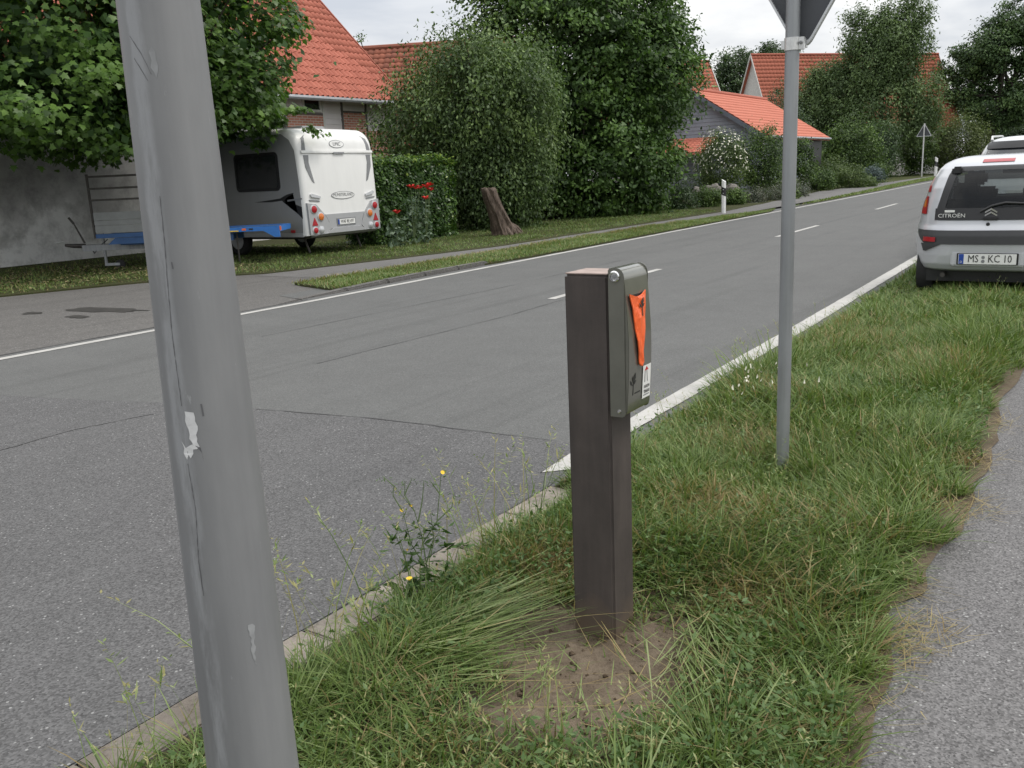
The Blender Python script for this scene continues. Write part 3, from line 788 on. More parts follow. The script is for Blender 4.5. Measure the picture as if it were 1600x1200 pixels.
def gable_house(name, label, p0, p1, zr, hw, ze, tilemat, wallmat, over=.4, rows=None, pitch=.3, near_side=1, barge=True, expo=.36, chimney=False):
    p0 = np.array(p0, float); p1 = np.array(p1, float); L = np.linalg.norm(p1 - p0); a = (p1 - p0) / L
    rz = math.atan2(a[1], a[0])
    t = thing(name, label, 'house', (p0[0], p0[1], 0), rz)
    # local: x along the ridge, -y towards the viewer side
    b = MB()
    b.add([(0, -hw, -.1), (L, -hw, -.1), (L, hw, -.1), (0, hw, -.1), (0, -hw, ze), (L, -hw, ze), (L, hw, ze), (0, hw, ze), (0, 0, zr - .15), (L, 0, zr - .15)],
          [(0, 1, 5, 4), (2, 3, 7, 6), (0, 4, 8, 7, 3), (1, 2, 6, 9, 5), (0, 3, 2, 1)])
    b.build('wall', wallmat, t)
    sl = math.hypot(hw, zr - ze); k = over / hw
    r = MB()
    yo, zo = hw * (1 + k), ze - (zr - ze) * k
    r.add([(-.3, -yo, zo), (L + .3, -yo, zo), (L + .3, 0, zr), (-.3, 0, zr), (-.3, yo, zo), (L + .3, yo, zo),
           (-.3, -yo, zo - .14), (L + .3, -yo, zo - .14), (L + .3, 0, zr - .14), (-.3, 0, zr - .14), (-.3, yo, zo - .14), (L + .3, yo, zo - .14)],
          [(0, 1, 2, 3), (3, 2, 5, 4), (6, 9, 8, 7), (9, 10, 11, 8), (0, 6, 7, 1), (4, 5, 11, 10), (0, 3, 9, 6), (3, 4, 10, 9), (1, 7, 8, 2), (2, 8, 11, 5)])
    ro = r.build('roof', tilemat, t)
    upn = np.array([0, yo, zr - zo]); S = np.linalg.norm(upn); upn /= S
    tag(pan_roof('roof_tile', (-.3, -yo, zo + .03), (L + .3, -yo, zo + .03), upn, int(S / expo), expo, tilemat, ro, pitch, rnd=int(L * 10)), kind='stuff')
    MB().tube([(-.3, 0, zr + .05), (L + .3, 0, zr + .05)], .13, 8).build('ridge_cap', tilemat, ro)
    if barge:
        for x in (-.36, L + .30):
            for s in (-1, 1):
                MB().add([(x, s * yo, zo - .22), (x, 0, zr - .16), (x, 0, zr + .14), (x, s * yo, zo + .08), (x + .06, s * yo, zo - .22), (x + .06, 0, zr - .16), (x + .06, 0, zr + .14), (x + .06, s * yo, zo + .08)],
                         [(0, 1, 2, 3), (7, 6, 5, 4), (0, 4, 5, 1), (2, 6, 7, 3), (3, 7, 4, 0), (1, 5, 6, 2)]).build('bargeboard', M['barge'], ro)
    return t, ro, L
gable_house('house', 'old weathered red tiled roof between the farmhouse gable and the weeping shrub', (-33.5, 34.0), (-25.0, 38.3), 7.9, 4.5, 3.4, M['tile_old'], M['board'], barge=False)
gable_house('house', 'house whose red roof with white bargeboard peeks over the hornbeam edge', (-37.5, 67.5), (-30.0, 75.2), 10.15, 5.0, 4.2, M['tile_far'], M['barge'])
gable_house('house', 'long red tiled house with white bargeboards behind the tall grey green willow', (-31.0, 90.0), (-17.4, 107.0), 12.0, 3.6, 5.0, M['tile_far'], M['barge'], over=.25, pitch=.4, expo=.42)
tt, ro2, _ = gable_house('house', 'distant red roof glimpsed under the oak', (-13.2, 128), (-6, 136), 8.4, 4.5, 4.6, M['tile_far'], M['barge'], pitch=.45, expo=.45)

# --- blue boarded building by the path
B0, B1 = 45.9, 57.2
bh = thing('boarded_house', 'low blue grey boarded building with bright orange tiled roof beside the path', 'house', (-15.0, B0, 0))
# local x: 0 at the eave line, negative to the back; ridge at -3.98
zr, ze = 5.45, 2.92; rg = -3.98
def clap(name, p, q, z0, z1f, nrm2, parent, expo=.19):
    """lapped boards along p->q (local xy); z1f(t)->top height limits each board"""
    b = MB(); p = Vector((*p, 0)); q = Vector((*q, 0)); n = Vector((*nrm2, 0)); z = z0
    L = (q - p).length; d = (q - p) / L
    while True:
        ts = [i / 60 for i in range(61) if z1f(i / 60) > z + .04]
        if not ts: break
        a, c = p + d * (min(ts) * L), p + d * (max(ts) * L)
        zt = z + expo
        lo, hi = n * .034, n * .010
        b.add([a + lo + Vector((0, 0, z)), c + lo + Vector((0, 0, z)), c + hi + Vector((0, 0, zt)), a + hi + Vector((0, 0, zt)), a - n * .02 + Vector((0, 0, z)), c - n * .02 + Vector((0, 0, z)), c - n * .02 + Vector((0, 0, zt)), a - n * .02 + Vector((0, 0, zt))],
              [(0, 1, 2, 3), (0, 4, 5, 1), (0, 3, 7, 4), (1, 5, 6, 2), (2, 6, 7, 3)])
        z = zt
    return tag(b.build(name, M['siding'], parent), kind='stuff')
MB().bb((-7.6, .05, -.1), (-.42, B1 - B0 - .05, ze + .0)).build('wall', M['siding'], bh)
gz = lambda t: ze + .1 + (zr - ze - .12) * (1 - abs(t * 7.18 + .0 - 3.58) / 3.58)
clap('boarding', (-7.6, .05), (-.42, .05), 0, lambda t: gz(1 - t), (0, -1), bh)
MB().add([(-7.6, .06, ze), (-.42, .06, ze), (-3.98, .06, zr - .15), (-7.6, .3, ze), (-.42, .3, ze), (-3.98, .3, zr - .15)], [(0, 1, 2), (3, 5, 4), (0, 3, 4, 1), (1, 4, 5, 2), (2, 5, 3, 0)]).build('gable', M['siding'], bh)
clap('boarding', (-.42, .05), (-.42, 8.6), 0, lambda t: ze, (1, 0), bh)
for y in (.0, 2.2, 4.4, 6.5, 8.5):
    MB().bb((-.40, y + .02, 0), (-.34, y + .14, ze)).build('corner_board', M['sidingtrim'], bh)
MB().bb((-.385, 8.62, 0), (-.36, 11.2, ze - .02)).build('shaded_opening', M['black'], bh)  # flat black panel painting the shade inside an opening
MB().tube([(-.30, .16, .05), (-.30, .16, ze - .2), (-.08, .16, ze - .05)], .045, 8).build('drainpipe', M['frame'], bh)
r = MB()
yo = B1 - B0 + .3
r.add([(0, -.35, ze), (0, yo, ze), (rg, yo, zr), (rg, -.35, zr), (-8, -.35, ze), (-8, yo, ze), (0, -.35, ze - .13), (0, yo, ze - .13), (rg, yo, zr - .13), (rg, -.35, zr - .13), (-8, -.35, ze - .13), (-8, yo, ze - .13)],
      [(0, 1, 2, 3), (3, 2, 5, 4), (6, 9, 8, 7), (9, 10, 11, 8), (0, 6, 7, 1), (4, 5, 11, 10), (0, 3, 9, 6), (3, 4, 10, 9), (1, 7, 8, 2), (2, 8, 11, 5)])
ro3 = r.build('roof', M['tile_new'], bh)
u = np.array([rg, 0, zr - ze]); S = np.linalg.norm(u); u /= S
tag(pan_roof('roof_tile', (0, -.35, ze + .03), (0, yo, ze + .03), u, int(S / .33), .33, M['tile_new'], ro3, .25, amp=.02), kind='stuff')
MB().tube([(rg, -.35, zr + .04), (rg, yo, zr + .04)], .12, 8).build('ridge_cap', M['tile'], ro3)
for s, xe in ((1, 0), (-1, -8)):
    MB().add([(xe, -.38, ze - .24), (rg, -.38, zr - .22), (rg, -.38, zr - .0), (xe, -.38, ze + .0), (xe, -.352, ze - .24), (rg, -.352, zr - .22), (rg, -.352, zr), (xe, -.352, ze)],
             [(0, 1, 2, 3), (7, 6, 5, 4), (0, 4, 5, 1), (2, 6, 7, 3), (3, 7, 4, 0)]).build('bargeboard', M['sidingtrim'], ro3)
MB().tube([(.06, -.3, ze - .03), (.06, yo, ze - .03)], .06, 8).build('gutter', M['zinc'], bh)
# lean-to porch roof on the gable
pr = MB(); pr.add([(-5.6, -2.4, 2.25), (-2.6, -2.4, 2.25), (-2.6, -.05, 3.05), (-5.6, -.05, 3.05), (-5.6, -2.4, 2.15), (-2.6, -2.4, 2.15), (-2.6, -.05, 2.95), (-5.6, -.05, 2.95)], [(0, 1, 2, 3), (4, 7, 6, 5), (0, 4, 5, 1), (1, 5, 6, 2), (3, 7, 4, 0)])
po = pr.build('porch_roof', M['tile_new'], bh)
tag(pan_roof('roof_tile', (-5.6, -2.4, 2.28), (-2.6, -2.4, 2.28), (0, .946, .322), 7, .33, M['tile_new'], po, .25, amp=.02), kind='stuff')
for x in (-5.45, -2.75): MB().bb((x - .06, -2.2, 0), (x + .06, -2.08, 2.25)).build('porch_post', M['sidingtrim'], bh)

# ------------------------------------------------------------------ caravan
cv = thing('caravan', 'white caravan with grey rear panel and round lamps parked under the maple', 'caravan', (-14.2, 14.66, 0))
def cprof(inset=0):
    pts = []
    r = .42; ztop = 2.66 - inset; zb = .44
    pts.append((0 - inset, zb + .0))
    pts += [(-.01 - inset, .9), (-.03 - inset, 1.5), (-.06 - inset, 2.1)]
    for k in range(9):
        a = math.pi / 2 * k / 8
        pts.append((-.08 - inset - r + r * math.cos(a), ztop - r + r * math.sin(a)))
    pts += [(-2, ztop + .03), (-3.6, ztop + .02)]
    for k in range(1, 9):
        a = math.pi / 2 * k / 8
        pts.append((-4.3 - .5 * math.sin(a), ztop - .5 + .5 * math.cos(a)))
    pts += [(-4.95, 1.3), (-4.9, .7), (-4.7, zb)]
    return pts
# body with rounded vertical corners: profile lofted across y with inset near the sides
secs = []
for y, ins in ((-1.15, .09), (-1.135, .045), (-1.10, .015), (-1.04, 0), (-.5, -.012), (.5, -.012), (1.04, 0), (1.10, .015), (1.135, .045), (1.15, .09)):
    secs.append([(x, y, z) for x, z in cprof(ins)])
npf = len(secs[0]); b = MB(); V = [p for s in secs for p in s]; F = []
for i in range(len(secs) - 1):
    for k in range(npf): F.append((i * npf + k, i * npf + (k + 1) % npf, (i + 1) * npf + (k + 1) % npf, (i + 1) * npf + k))
F.append(tuple(range(npf))[::-1]); F.append(tuple((len(secs) - 1) * npf + k for k in range(npf)))
b.add(V, F); body = b.build('body', M['caravan'], cv, smooth=True)
def rear_x(z): 
    pr = cprof(0); 
    for (x0, z0), (x1, z1) in zip(pr[:12], pr[1:13]):
        if z0 <= z <= z1: return x0 + (x1 - x0) * (z - z0) / max(z1 - z0, 1e-6)
    return -.1
def rear_poly(name, poly, mat, d=.012, off=.010, parent=None, sub=1):
    """polygon given in (y,z) laid on the rear face with thickness"""
    P = []
    for (y0, z0), (y1, z1) in zip(poly, poly[1:] + poly[:1]):
        n = max(1, int(abs(z1 - z0) / .12))
        for k in range(n): t = k / n; P.append((y0 + (y1 - y0) * t, z0 + (z1 - z0) * t))
    n = len(P); vs = [(rear_x(z) + off + d, y, z) for y, z in P] + [(rear_x(z) - .03, y, z) for y, z in P]
    fs = [tuple(range(n)), tuple(range(n, 2 * n))[::-1]] + [(i, n + i, n + (i + 1) % n, (i + 1) % n) for i in range(n)]
    me = bpy.data.meshes.new(name); me.from_pydata(vs, [], fs)
    bm = bmesh.new(); bm.from_mesh(me); bmesh.ops.triangulate(bm, faces=[f for f in bm.faces if len(f.verts) > 4]); bmesh.ops.recalc_face_normals(bm, faces=bm.faces); bm.to_mesh(me); bm.free()
    return link(name, me, mat, parent or cv)
for s in (-1, 1):
    rear_poly('swoosh', [(s * 1.02, 2.10), (s * .88, 2.10), (s * .90, 1.95), (s * .80, 1.52), (s * .86, 1.56), (s * 1.0, 1.85)], M['cdark'], .004)
    rear_poly('swoosh', [(s * .84, 2.52), (s * .98, 2.45), (s * 1.04, 2.20), (s * .94, 2.20), (s * .92, 2.38)], M['cdark'], .004)
    rear_poly('grab_handle', [(s * .70, 1.20), (s * .96, 1.24), (s * .98, 1.29), (s * .94, 1.31), (s * .70, 1.245)], M['clearlens'], .035)
    rear_poly('grab_handle', [(s * .72, 1.13), (s * 1.0, 1.16), (s * 1.02, 1.185), (s * .72, 1.155)], M['cdark'], .010)
    rear_poly('lamp_panel', [(s * 1.09, .46), (s * 1.10, 1.12), (s * .86, 1.09), (s * .60, .83), (s * .48, .58), (s * .60, .46)], M['cpanel'], .030)
rear_poly('bumper_panel', [(-.60, .86), (.60, .86), (.52, .70), (.5, .55), (-.5, .55), (-.52, .70)], M['cpanel'], .022)
rear_poly('bumper_lip', [(-.95, .44), (-.62, .46), (-.40, .56), (.40, .56), (.62, .46), (.95, .44), (.95, .40), (-.95, .40)], M['cpanel'], .06)
rear_poly('trim_strip', [(-1.08, 2.145), (1.08, 2.145), (1.08, 2.195), (-1.08, 2.195)], M['caravan'], .03)
rear_poly('strip_handle', [(-.16, 2.125), (.16, 2.125), (.16, 2.16), (-.16, 2.16)], M['cdark'], .04)
for z, ry, rzz, key, sz in ((2.33, .225, .085, 'lmc', 1), (1.245, .36, .085, 'mun', 1)):
    ov = [(ry * math.cos(t), z + rzz * math.sin(t)) for t in [2 * math.pi * k / 28 for k in range(28)]]
    rear_poly('badge', ov, M['cdark'], .010); rear_poly('badge', [(y * .93, z + (zz - z) * .86) for y, zz in ov], M['caravan'], .014)
    put_text(key, (rear_x(z) + .027, 0, z + (.01 if key == 'mun' else 0)), FACE_PX, M['cdark'], cv)
def disc(name, y, z, r, mat, parent=cv, x=.05, dome=.02):
    bz = MB().lathe([(r, 0), (r * .98, dome * .5), (r * .75, dome * .9), (r * .01, dome)], 20, Matrix.Translation((rear_x(z) + x, y, z)) @ Matrix.Rotation(R(90), 4, 'Y'))
    return bz.build(name, mat, parent, smooth=True)
for s in (-1, 1):
    for y, z, r, mt in ((.945, .985, .082, 'red'), (.765, .82, .082, 'amber'), (.955, .545, .068, 'red'), (.775, .545, .068, 'clearlens')):
        hs = disc('lamp_housing', s * y, z, r * 1.22, M['clearlens'], x=.040, dome=.02)
        disc('tail_lamp', s * y, z, r * .92, M[mt], hs, x=.057, dome=.022)
    rear_poly('reflector', [(s * .87, .645), (s * 1.03, .645), (s * .95, .81)], M['red'], .045)
pl = rear_poly('number_plate', [(-.265, .625), (.265, .625), (.265, .735), (-.265, .735)], M['plate'], .040)
rear_poly('plate_frame', [(-.29, .60), (.29, .60), (.29, .76), (-.29, .76)], M['cdark'], .034)
rear_poly('country_strip', [(-.265, .626), (-.22, .626), (-.22, .734), (-.265, .734)], M['eu'], .043, parent=pl)
put_text('plate2', (rear_x(.68) + .053, .02, .68), FACE_PX, M['ink'], pl)
# side facing the viewer (local y = -1.15): windows, stripes, wheel, marker
def side_poly(name, poly, mat, d=.012, parent=None):
    n = len(poly); Y = -1.15
    return MB().add([(x, Y - d, z) for x, z in poly] + [(x, Y + .02, z) for x, z in poly], [tuple(range(n)), tuple(range(n, 2 * n))[::-1]] + [(i, n + i, n + (i + 1) % n, (i + 1) % n) for i in range(n)]).build(name, mat, parent or cv, bevel=.0)
def rrect(x0, x1, z0, z1, r=.07):
    P = []
    for cx, cz, a0 in ((x1 - r, z1 - r, 0), (x0 + r, z1 - r, 90), (x0 + r, z0 + r, 180), (x1 - r, z0 + r, 270)):
        for k in range(5): a = R(a0 + 22.5 * k); P.append((cx + r * math.cos(a), cz + r * math.sin(a)))
    return P
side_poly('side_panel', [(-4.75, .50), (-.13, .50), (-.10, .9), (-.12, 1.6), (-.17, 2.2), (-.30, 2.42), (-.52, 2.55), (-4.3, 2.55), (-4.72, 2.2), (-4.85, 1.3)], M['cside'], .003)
for x0, x1 in ((-2.03, -.72), (-4.2, -2.9)):
    f = side_poly('window_frame', rrect(x0 - .04, x1 + .04, 1.40, 2.20, .1), M['black'], .016)
    side_poly('window', rrect(x0 + .02, x1 - .02, 1.46, 2.14, .07), M['cglass'], .026)
side_poly('stripe', [(-1.55, 1.17), (-.98, 1.215), (-.70, 1.24), (-.66, 1.19), (-1.0, 1.165)], M['black'], .004)
side_poly('stripe', [(-.72, 1.24), (-.52, 1.31), (-.30, 1.345), (-.32, 1.32), (-.50, 1.26), (-.60, 1.20), (-.45, 1.05), (-.22, .90), (-.10, .80), (-.10, 1.05), (-.35, 1.12), (-.64, 1.16)], M['black'], .006)
side_poly('stripe', [(-.52, 1.20), (-.08, 1.235), (-.08, 1.20), (-.50, 1.165)], M['cdark'], .009)
put_text('mun2', (-1.35, -1.158, 2.40), FACE_NY, M['cdark'], cv)
side_poly('badge', [(-1.9, 2.36), (-1.35, 2.30), (-.82, 2.40), (-.70, 2.50), (-.86, 2.42), (-1.35, 2.33)], M['cdark'], .004)
side_poly('side_marker', rrect(-.48, -.36, .51, .57, .02), M['red'], .02)
side_poly('skirt', [(-4.75, .42), (-.12, .42), (-.12, .50), (-4.75, .50)], M['cpanel'], .02)
for s in (-1, 1):
    wl = MB().lathe([(.30, -.09), (.33, -.06), (.33, .06), (.30, .09)], 26, Matrix.Translation((-2.35, s * .98, .34)) @ Matrix.Rotation(R(90), 4, 'X')).build('wheel', M['rubber'], cv, smooth=True)
    MB().lathe([(.20, -.095), (.20, .095)], 20, Matrix.Translation((-2.35, s * .98, .34)) @ Matrix.Rotation(R(90), 4, 'X')).build('rim', M['clearlens'], wl)
MB().bb((-4.5, -.95, .36), (-.3, .95, .46)).build('chassis', M['darksteel'], cv)
MB().bb((-1.7, -.35, 2.66), (-.7, .35, 2.75)).build('roof_hatch', M['cpanel'], cv, bevel=.03)
for s in (-1, 1): MB().tube([(-.5, s * .8, .42), (-.35, s * .8, .06)], .025, 6).build('support_leg', M['darksteel'], cv)
MB().tube([(-4.8, 0, .42), (-5.6, 0, .42)], .04, 6).build('drawbar', M['darksteel'], cv)

# ------------------------------------------------------------------ trailer
TR = R(35)
tr = thing('trailer', 'blue flatbed trailer with a grey dropside and railed front gate beside the white wall', 'trailer', (-16.62, 10.52, -.02), TR)
# local x: 0 at the front of the bed, + to the rear; y 0 near side, + far
Lb, Wb = 3.36, 1.06
bd = MB(); bd.bb((1.45, 0, .66), (Lb, .05, .745)).bb((0, Wb - .05, .66), (Lb, Wb, .745)).bb((0, .05, .67), (.06, Wb - .05, .745)).bb((Lb - .05, .05, .64), (Lb, Wb - .05, .745))
bd.build('bed_frame', M['blue'], tr)
MB().bb((.06, .05, .70), (Lb - .05, Wb - .05, .735)).bb((-.28, .002, .66), (1.45, .05, .742)).build('bed_floor', M['bluedark'], tr)
MB().prism([(Lb - .42, .66), (Lb - .32, .66), (Lb - .10, .53), (Lb, .53), (Lb, .745), (Lb - .42, .745)], .045, Matrix.Translation((0, -.003, 0)) @ Matrix(((1, 0, 0, 0), (0, 0, 1, 0), (0, 1, 0, 0), (0, 0, 0, 1)))).build('rear_corner', M['blue'], tr)
MB().bb((.15, .12, .50), (2.4, .2, .64)).bb((.15, .86, .50), (2.4, .94, .64)).build('chassis_rail', M['bluedark'], tr)
MB().prism([(-.05, .53), (1.9, .53), (1.9, .655), (.10, .655)], .05, Matrix.Translation((0, .02, 0)) @ Matrix(((1, 0, 0, 0), (0, 0, 1, 0), (0, 1, 0, 0), (0, 0, 0, 1)))).build('skirt', M['bluedark'], tr)
for z0, z1 in ((.752, .90), (.905, 1.00), (1.005, 1.16)):
    MB().bb((-.26, -.004, z0), (1.35, .03, z1)).build('dropside', M['boardgrey'], tr, bevel=.008)
for x in (-.30, 1.32):
    MB().bb((x - .0, -.01, .66), (x + .035, .034, 1.90)).build('gate_post', M['darksteel'], tr)
for z in (1.40, 1.62, 1.85):
    MB().bb((-.265, -.006, z - .02), (1.32, .026, z + .02)).build('gate_rail', M['darksteel'], tr)
MB().bb((2.62, -.006, .685), (2.70, -.0, .725)).build('side_reflector', M['orange'], tr)
MB().bb((2.76, -.006, .69), (2.84, -.0, .72)).build('label', M['black'], tr)
MB().bb((2.36, -.006, .668), (2.55, -.0, .69)).build('sticker', M['yellow'], tr)
MB().bb((Lb, .02, .66), (Lb + .03, .05, .74)).build('marker_lamp', M['orange'], tr)
for y in (.25, Wb - .25):
    wl = MB().lathe([(.22, -.08), (.26, -.05), (.26, .05), (.22, .08)], 24, Matrix.Translation((1.55, y, .26)) @ Matrix.Rotation(R(90), 4, 'X')).build('wheel', M['rubber'], tr, smooth=True)
    MB().lathe([(.15, -.085), (.15, .085)], 16, Matrix.Translation((1.55, y, .26)) @ Matrix.Rotation(R(90), 4, 'X')).build('rim', M['clearlens'], wl)
MB().tube([(2.45, .22, .66), (2.45, .22, .04)], .016, 8).build('support_leg', M['darksteel'], tr)
MB().bb((-.72, .34, .40), (1.3, .44, .52)).bb((-.72, .56, .40), (1.0, .62, .52)).build('drawbar', M['galv'], tr)
MB().tube([(-.72, .5, .50), (-.95, .5, .51), (-1.12, .5, .53)], [.05, .045, .03], 10).build('coupling', M['darksteel'], tr)
MB().tube([(-1.02, .5, .56), (-1.14, .5, .60), (-1.30, .5, .58)], .018, 6).build('coupling_handle', M['alu'], tr)
MB().tube([(-.70, .45, .56), (-.86, .45, .95)], [.022, .014], 8).tube([(-.86, .45, .95), (-.95, .45, 1.08)], .024, 8).build('brake_lever', M['darksteel'], tr)
MB().tube([(-.30, .40, .75), (-.30, .40, .12)], .03, 10).tube([(-.36, .40, .77), (-.24, .40, .77)], .012, 6).build('jockey_strut', M['galv'], tr)
MB().bb((-.32, .36, .09), (-.02, .44, .14)).build('jockey_arm', M['galv'], tr)
MB().lathe([(.085, -.03), (.10, -.02), (.10, .02), (.085, .03)], 18, Matrix.Translation((-.02, .40, .10)) @ Matrix.Rotation(R(90), 4, 'X')).build('jockey_wheel', M['rubber'], tr, smooth=True)
MB().tube([(-.6, .40, .50), (-.5, .38, .35), (-.42, .38, .45), (-.2, .38, .62)], .012, 6).build('cable', M['black'], tr)

# ------------------------------------------------------------------ cars
def car(name, label, loc, P, paint, detail):
    t = thing(name, label, 'car', loc)
    prof = P['prof']; NE = P.get('n', 4.2)
    zs = np.array([p[0] for p in prof])
    fw = lambda z: np.interp(z, zs, [p[1] for p in prof]); fr = lambda z: np.interp(z, zs, [p[2] for p in prof]); ff = lambda z: np.interp(z, zs, [p[3] for p in prof])
    zz = np.concatenate([np.linspace(zs[0], zs[-1], 100)]); na = 160
    th = np.linspace(0, 2 * np.pi, na, endpoint=False)
    V = []
    for z in zz:
        c, s = np.cos(th), np.sin(th); hw, yr, yf = fw(z), fr(z), ff(z); yc, hl = (yr + yf) / 2, (yf - yr) / 2
        ex = 2 / NE
        V.append(np.stack([hw * np.sign(c) * np.abs(c) ** ex, yc + hl * np.sign(s) * np.abs(s) ** ex, np.full(na, z)], 1))
    V = np.concatenate(V); k = np.arange(na); F = []
    for i in range(len(zz) - 1): F.append(np.stack([i * na + k, i * na + (k + 1) % na, (i + 1) * na + (k + 1) % na, (i + 1) * na + k], 1))
    # wheel arches: drop faces inside wheel circles
    F = np.concatenate(F); ctr = V[F].mean(1)
    keep = np.ones(len(F), bool)
    for wy in P['axles']: keep &= ~((np.hypot(ctr[:, 1] - wy, ctr[:, 2] - P['wr']) < P['wr'] + .025) & (np.abs(ctr[:, 0]) > P['hw'] * .90) & (np.abs(ctr[:, 1] - wy) < P['wr'] + .01))
    if 'open' in P:
        yc_ = (fr(ctr[:, 2]) + ff(ctr[:, 2])) / 2; z_ = ctr[:, 2]; ax_ = np.abs(ctr[:, 0])
        keep &= ~((z_ > .90) & (z_ < 1.315) & (ctr[:, 1] < yc_ - .55) & (ax_ < .50 - .10 * (z_ - .9) / .4))
        keep &= ~((z_ > .99) & (z_ < 1.34) & (ctr[:, 1] > yc_ + .45) & (ax_ < .58))
        keep &= ~((z_ > .91) & (z_ < 1.26) & (ax_ > .3) & (ctr[:, 1] > -1.0 + .3 * (z_ - .9)) & (ctr[:, 1] < .50 - 1.1 * (z_ - .9)))
    me = np_mesh('body', V, F[keep], True)
    bm = bmesh.new(); bm.from_mesh(me)
    tops = [v for v in bm.verts if abs(v.co.z - zz[-1]) < 1e-5 and v.link_faces]; tops = sorted(tops, key=lambda v: math.atan2(v.co.y - (fr(zz[-1]) + ff(zz[-1])) / 2, v.co.x)); bm.faces.new(tops)
    bots = [v for v in bm.verts if abs(v.co.z - zz[0]) < 1e-5]; bots = sorted(bots, key=lambda v: -math.atan2(v.co.y, v.co.x)); bm.faces.new(bots)
    bmesh.ops.delete(bm, geom=[v for v in bm.verts if not v.link_faces], context='VERTS')
    bmesh.ops.recalc_face_normals(bm, faces=bm.faces); bm.to_mesh(me); bm.free()
    me.polygons.foreach_set('use_smooth', [True] * len(me.polygons)); me.set_sharp_from_angle(angle=R(40))
    link('body', me, paint, t)
    def ry(x, z):
        hw, yr, yf = fw(z), fr(z), ff(z); yc, hl = (yr + yf) / 2, (yf - yr) / 2
        return yc - hl * max(1e-4, 1 - min(.9995, abs(x) / hw) ** NE) ** (1 / NE)
    def sx(y, z):
        hw, yr, yf = fw(z), fr(z), ff(z); yc, hl = (yr + yf) / 2, (yf - yr) / 2
        return hw * max(1e-4, 1 - min(.9995, abs(y - yc) / hl) ** NE) ** (1 / NE)
    def patch(name, z0, z1, lf, rf, mat, off, side=0, nz=14, nx=18, parent=t, r=.0):
        vs = []; fs = []
        for i in range(nz + 1):
            z = z0 + (z1 - z0) * i / nz; u = i / nz
            for j in range(nx + 1):
                a = lf(u) + (rf(u) - lf(u)) * j / nx
                if side == 0: vs.append((a, ry(a, z) - off, z))
                elif side == 2: vs.append((a, fr(z) + ff(z) - ry(a, z) + off, z))
                else: vs.append((side * (sx(a, z) + off), a, z))
        n = nx + 1
        for i in range(nz):
            for j in range(nx): fs.append((i * n + j, i * n + j + 1, (i + 1) * n + j + 1, (i + 1) * n + j))
        base = len(vs)
        bd = [j for j in range(n)] + [i * n + nx for i in range(1, nz + 1)] + [nz * n + j for j in range(nx - 1, -1, -1)] + [i * n for i in range(nz - 1, 0, -1)]
        for q in bd:
            x, y, z = vs[q]
            vs.append((x, y + off + .02, z) if side == 0 else ((x, y - off - .02, z) if side == 2 else (x - side * (off + .02), y, z)))
        for i in range(len(bd)): fs.append((bd[i], bd[(i + 1) % len(bd)], base + (i + 1) % len(bd), base + i))
        me = bpy.data.meshes.new(name); me.from_pydata(vs, [], fs)
        bm = bmesh.new(); bm.from_mesh(me); bmesh.ops.recalc_face_normals(bm, faces=bm.faces); bm.to_mesh(me); bm.free()
        me.polygons.foreach_set('use_smooth', [True] * len(me.polygons)); me.set_sharp_from_angle(angle=R(40))
        return link(name, me, mat, parent)
    for wy in P['axles']:
        for s in (-1, 1):
            wr = P['wr']
            wl = MB().lathe([(wr * .78, -.085), (wr * .96, -.08), (wr, -.05), (wr, .05), (wr * .96, .08), (wr * .78, .085)], 32, Matrix.Translation((s * (P['hw'] - .19), wy, wr)) @ Matrix.Rotation(R(90), 4, 'Y')).build('wheel', M['rubber'], t, smooth=True)
            MB().lathe([(wr * .6, -.088), (wr * .6, .088)], 20, Matrix.Translation((s * (P['hw'] - .19), wy, wr)) @ Matrix.Rotation(R(90), 4, 'Y')).build('rim', M['clearlens'], wl)
    detail(t, patch, ry, sx)
    return t
c1 = dict(open=True, hw=.815, wr=.275, axles=(-1.17, 1.17), n=4.0, prof=[(.285, .73, -1.55, 1.50), (.31, .78, -1.64, 1.62), (.37, .80, -1.68, 1.70), (.46, .812, -1.70, 1.72), (.56, .818, -1.71, 1.72), (.66, .815, -1.705, 1.70), (.72, .808, -1.685, 1.62),
      (.77, .795, -1.655, 1.45), (.84, .775, -1.64, 1.10), (.92, .755, -1.625, .92), (1.02, .725, -1.60, .75), (1.14, .69, -1.56, .55), (1.25, .645, -1.50, .38), (1.33, .60, -1.42, .22), (1.385, .55, -1.32, .10), (1.425, .48, -1.18, -.02), (1.45, .38, -1.0, -.15), (1.462, .24, -.75, -.32)])
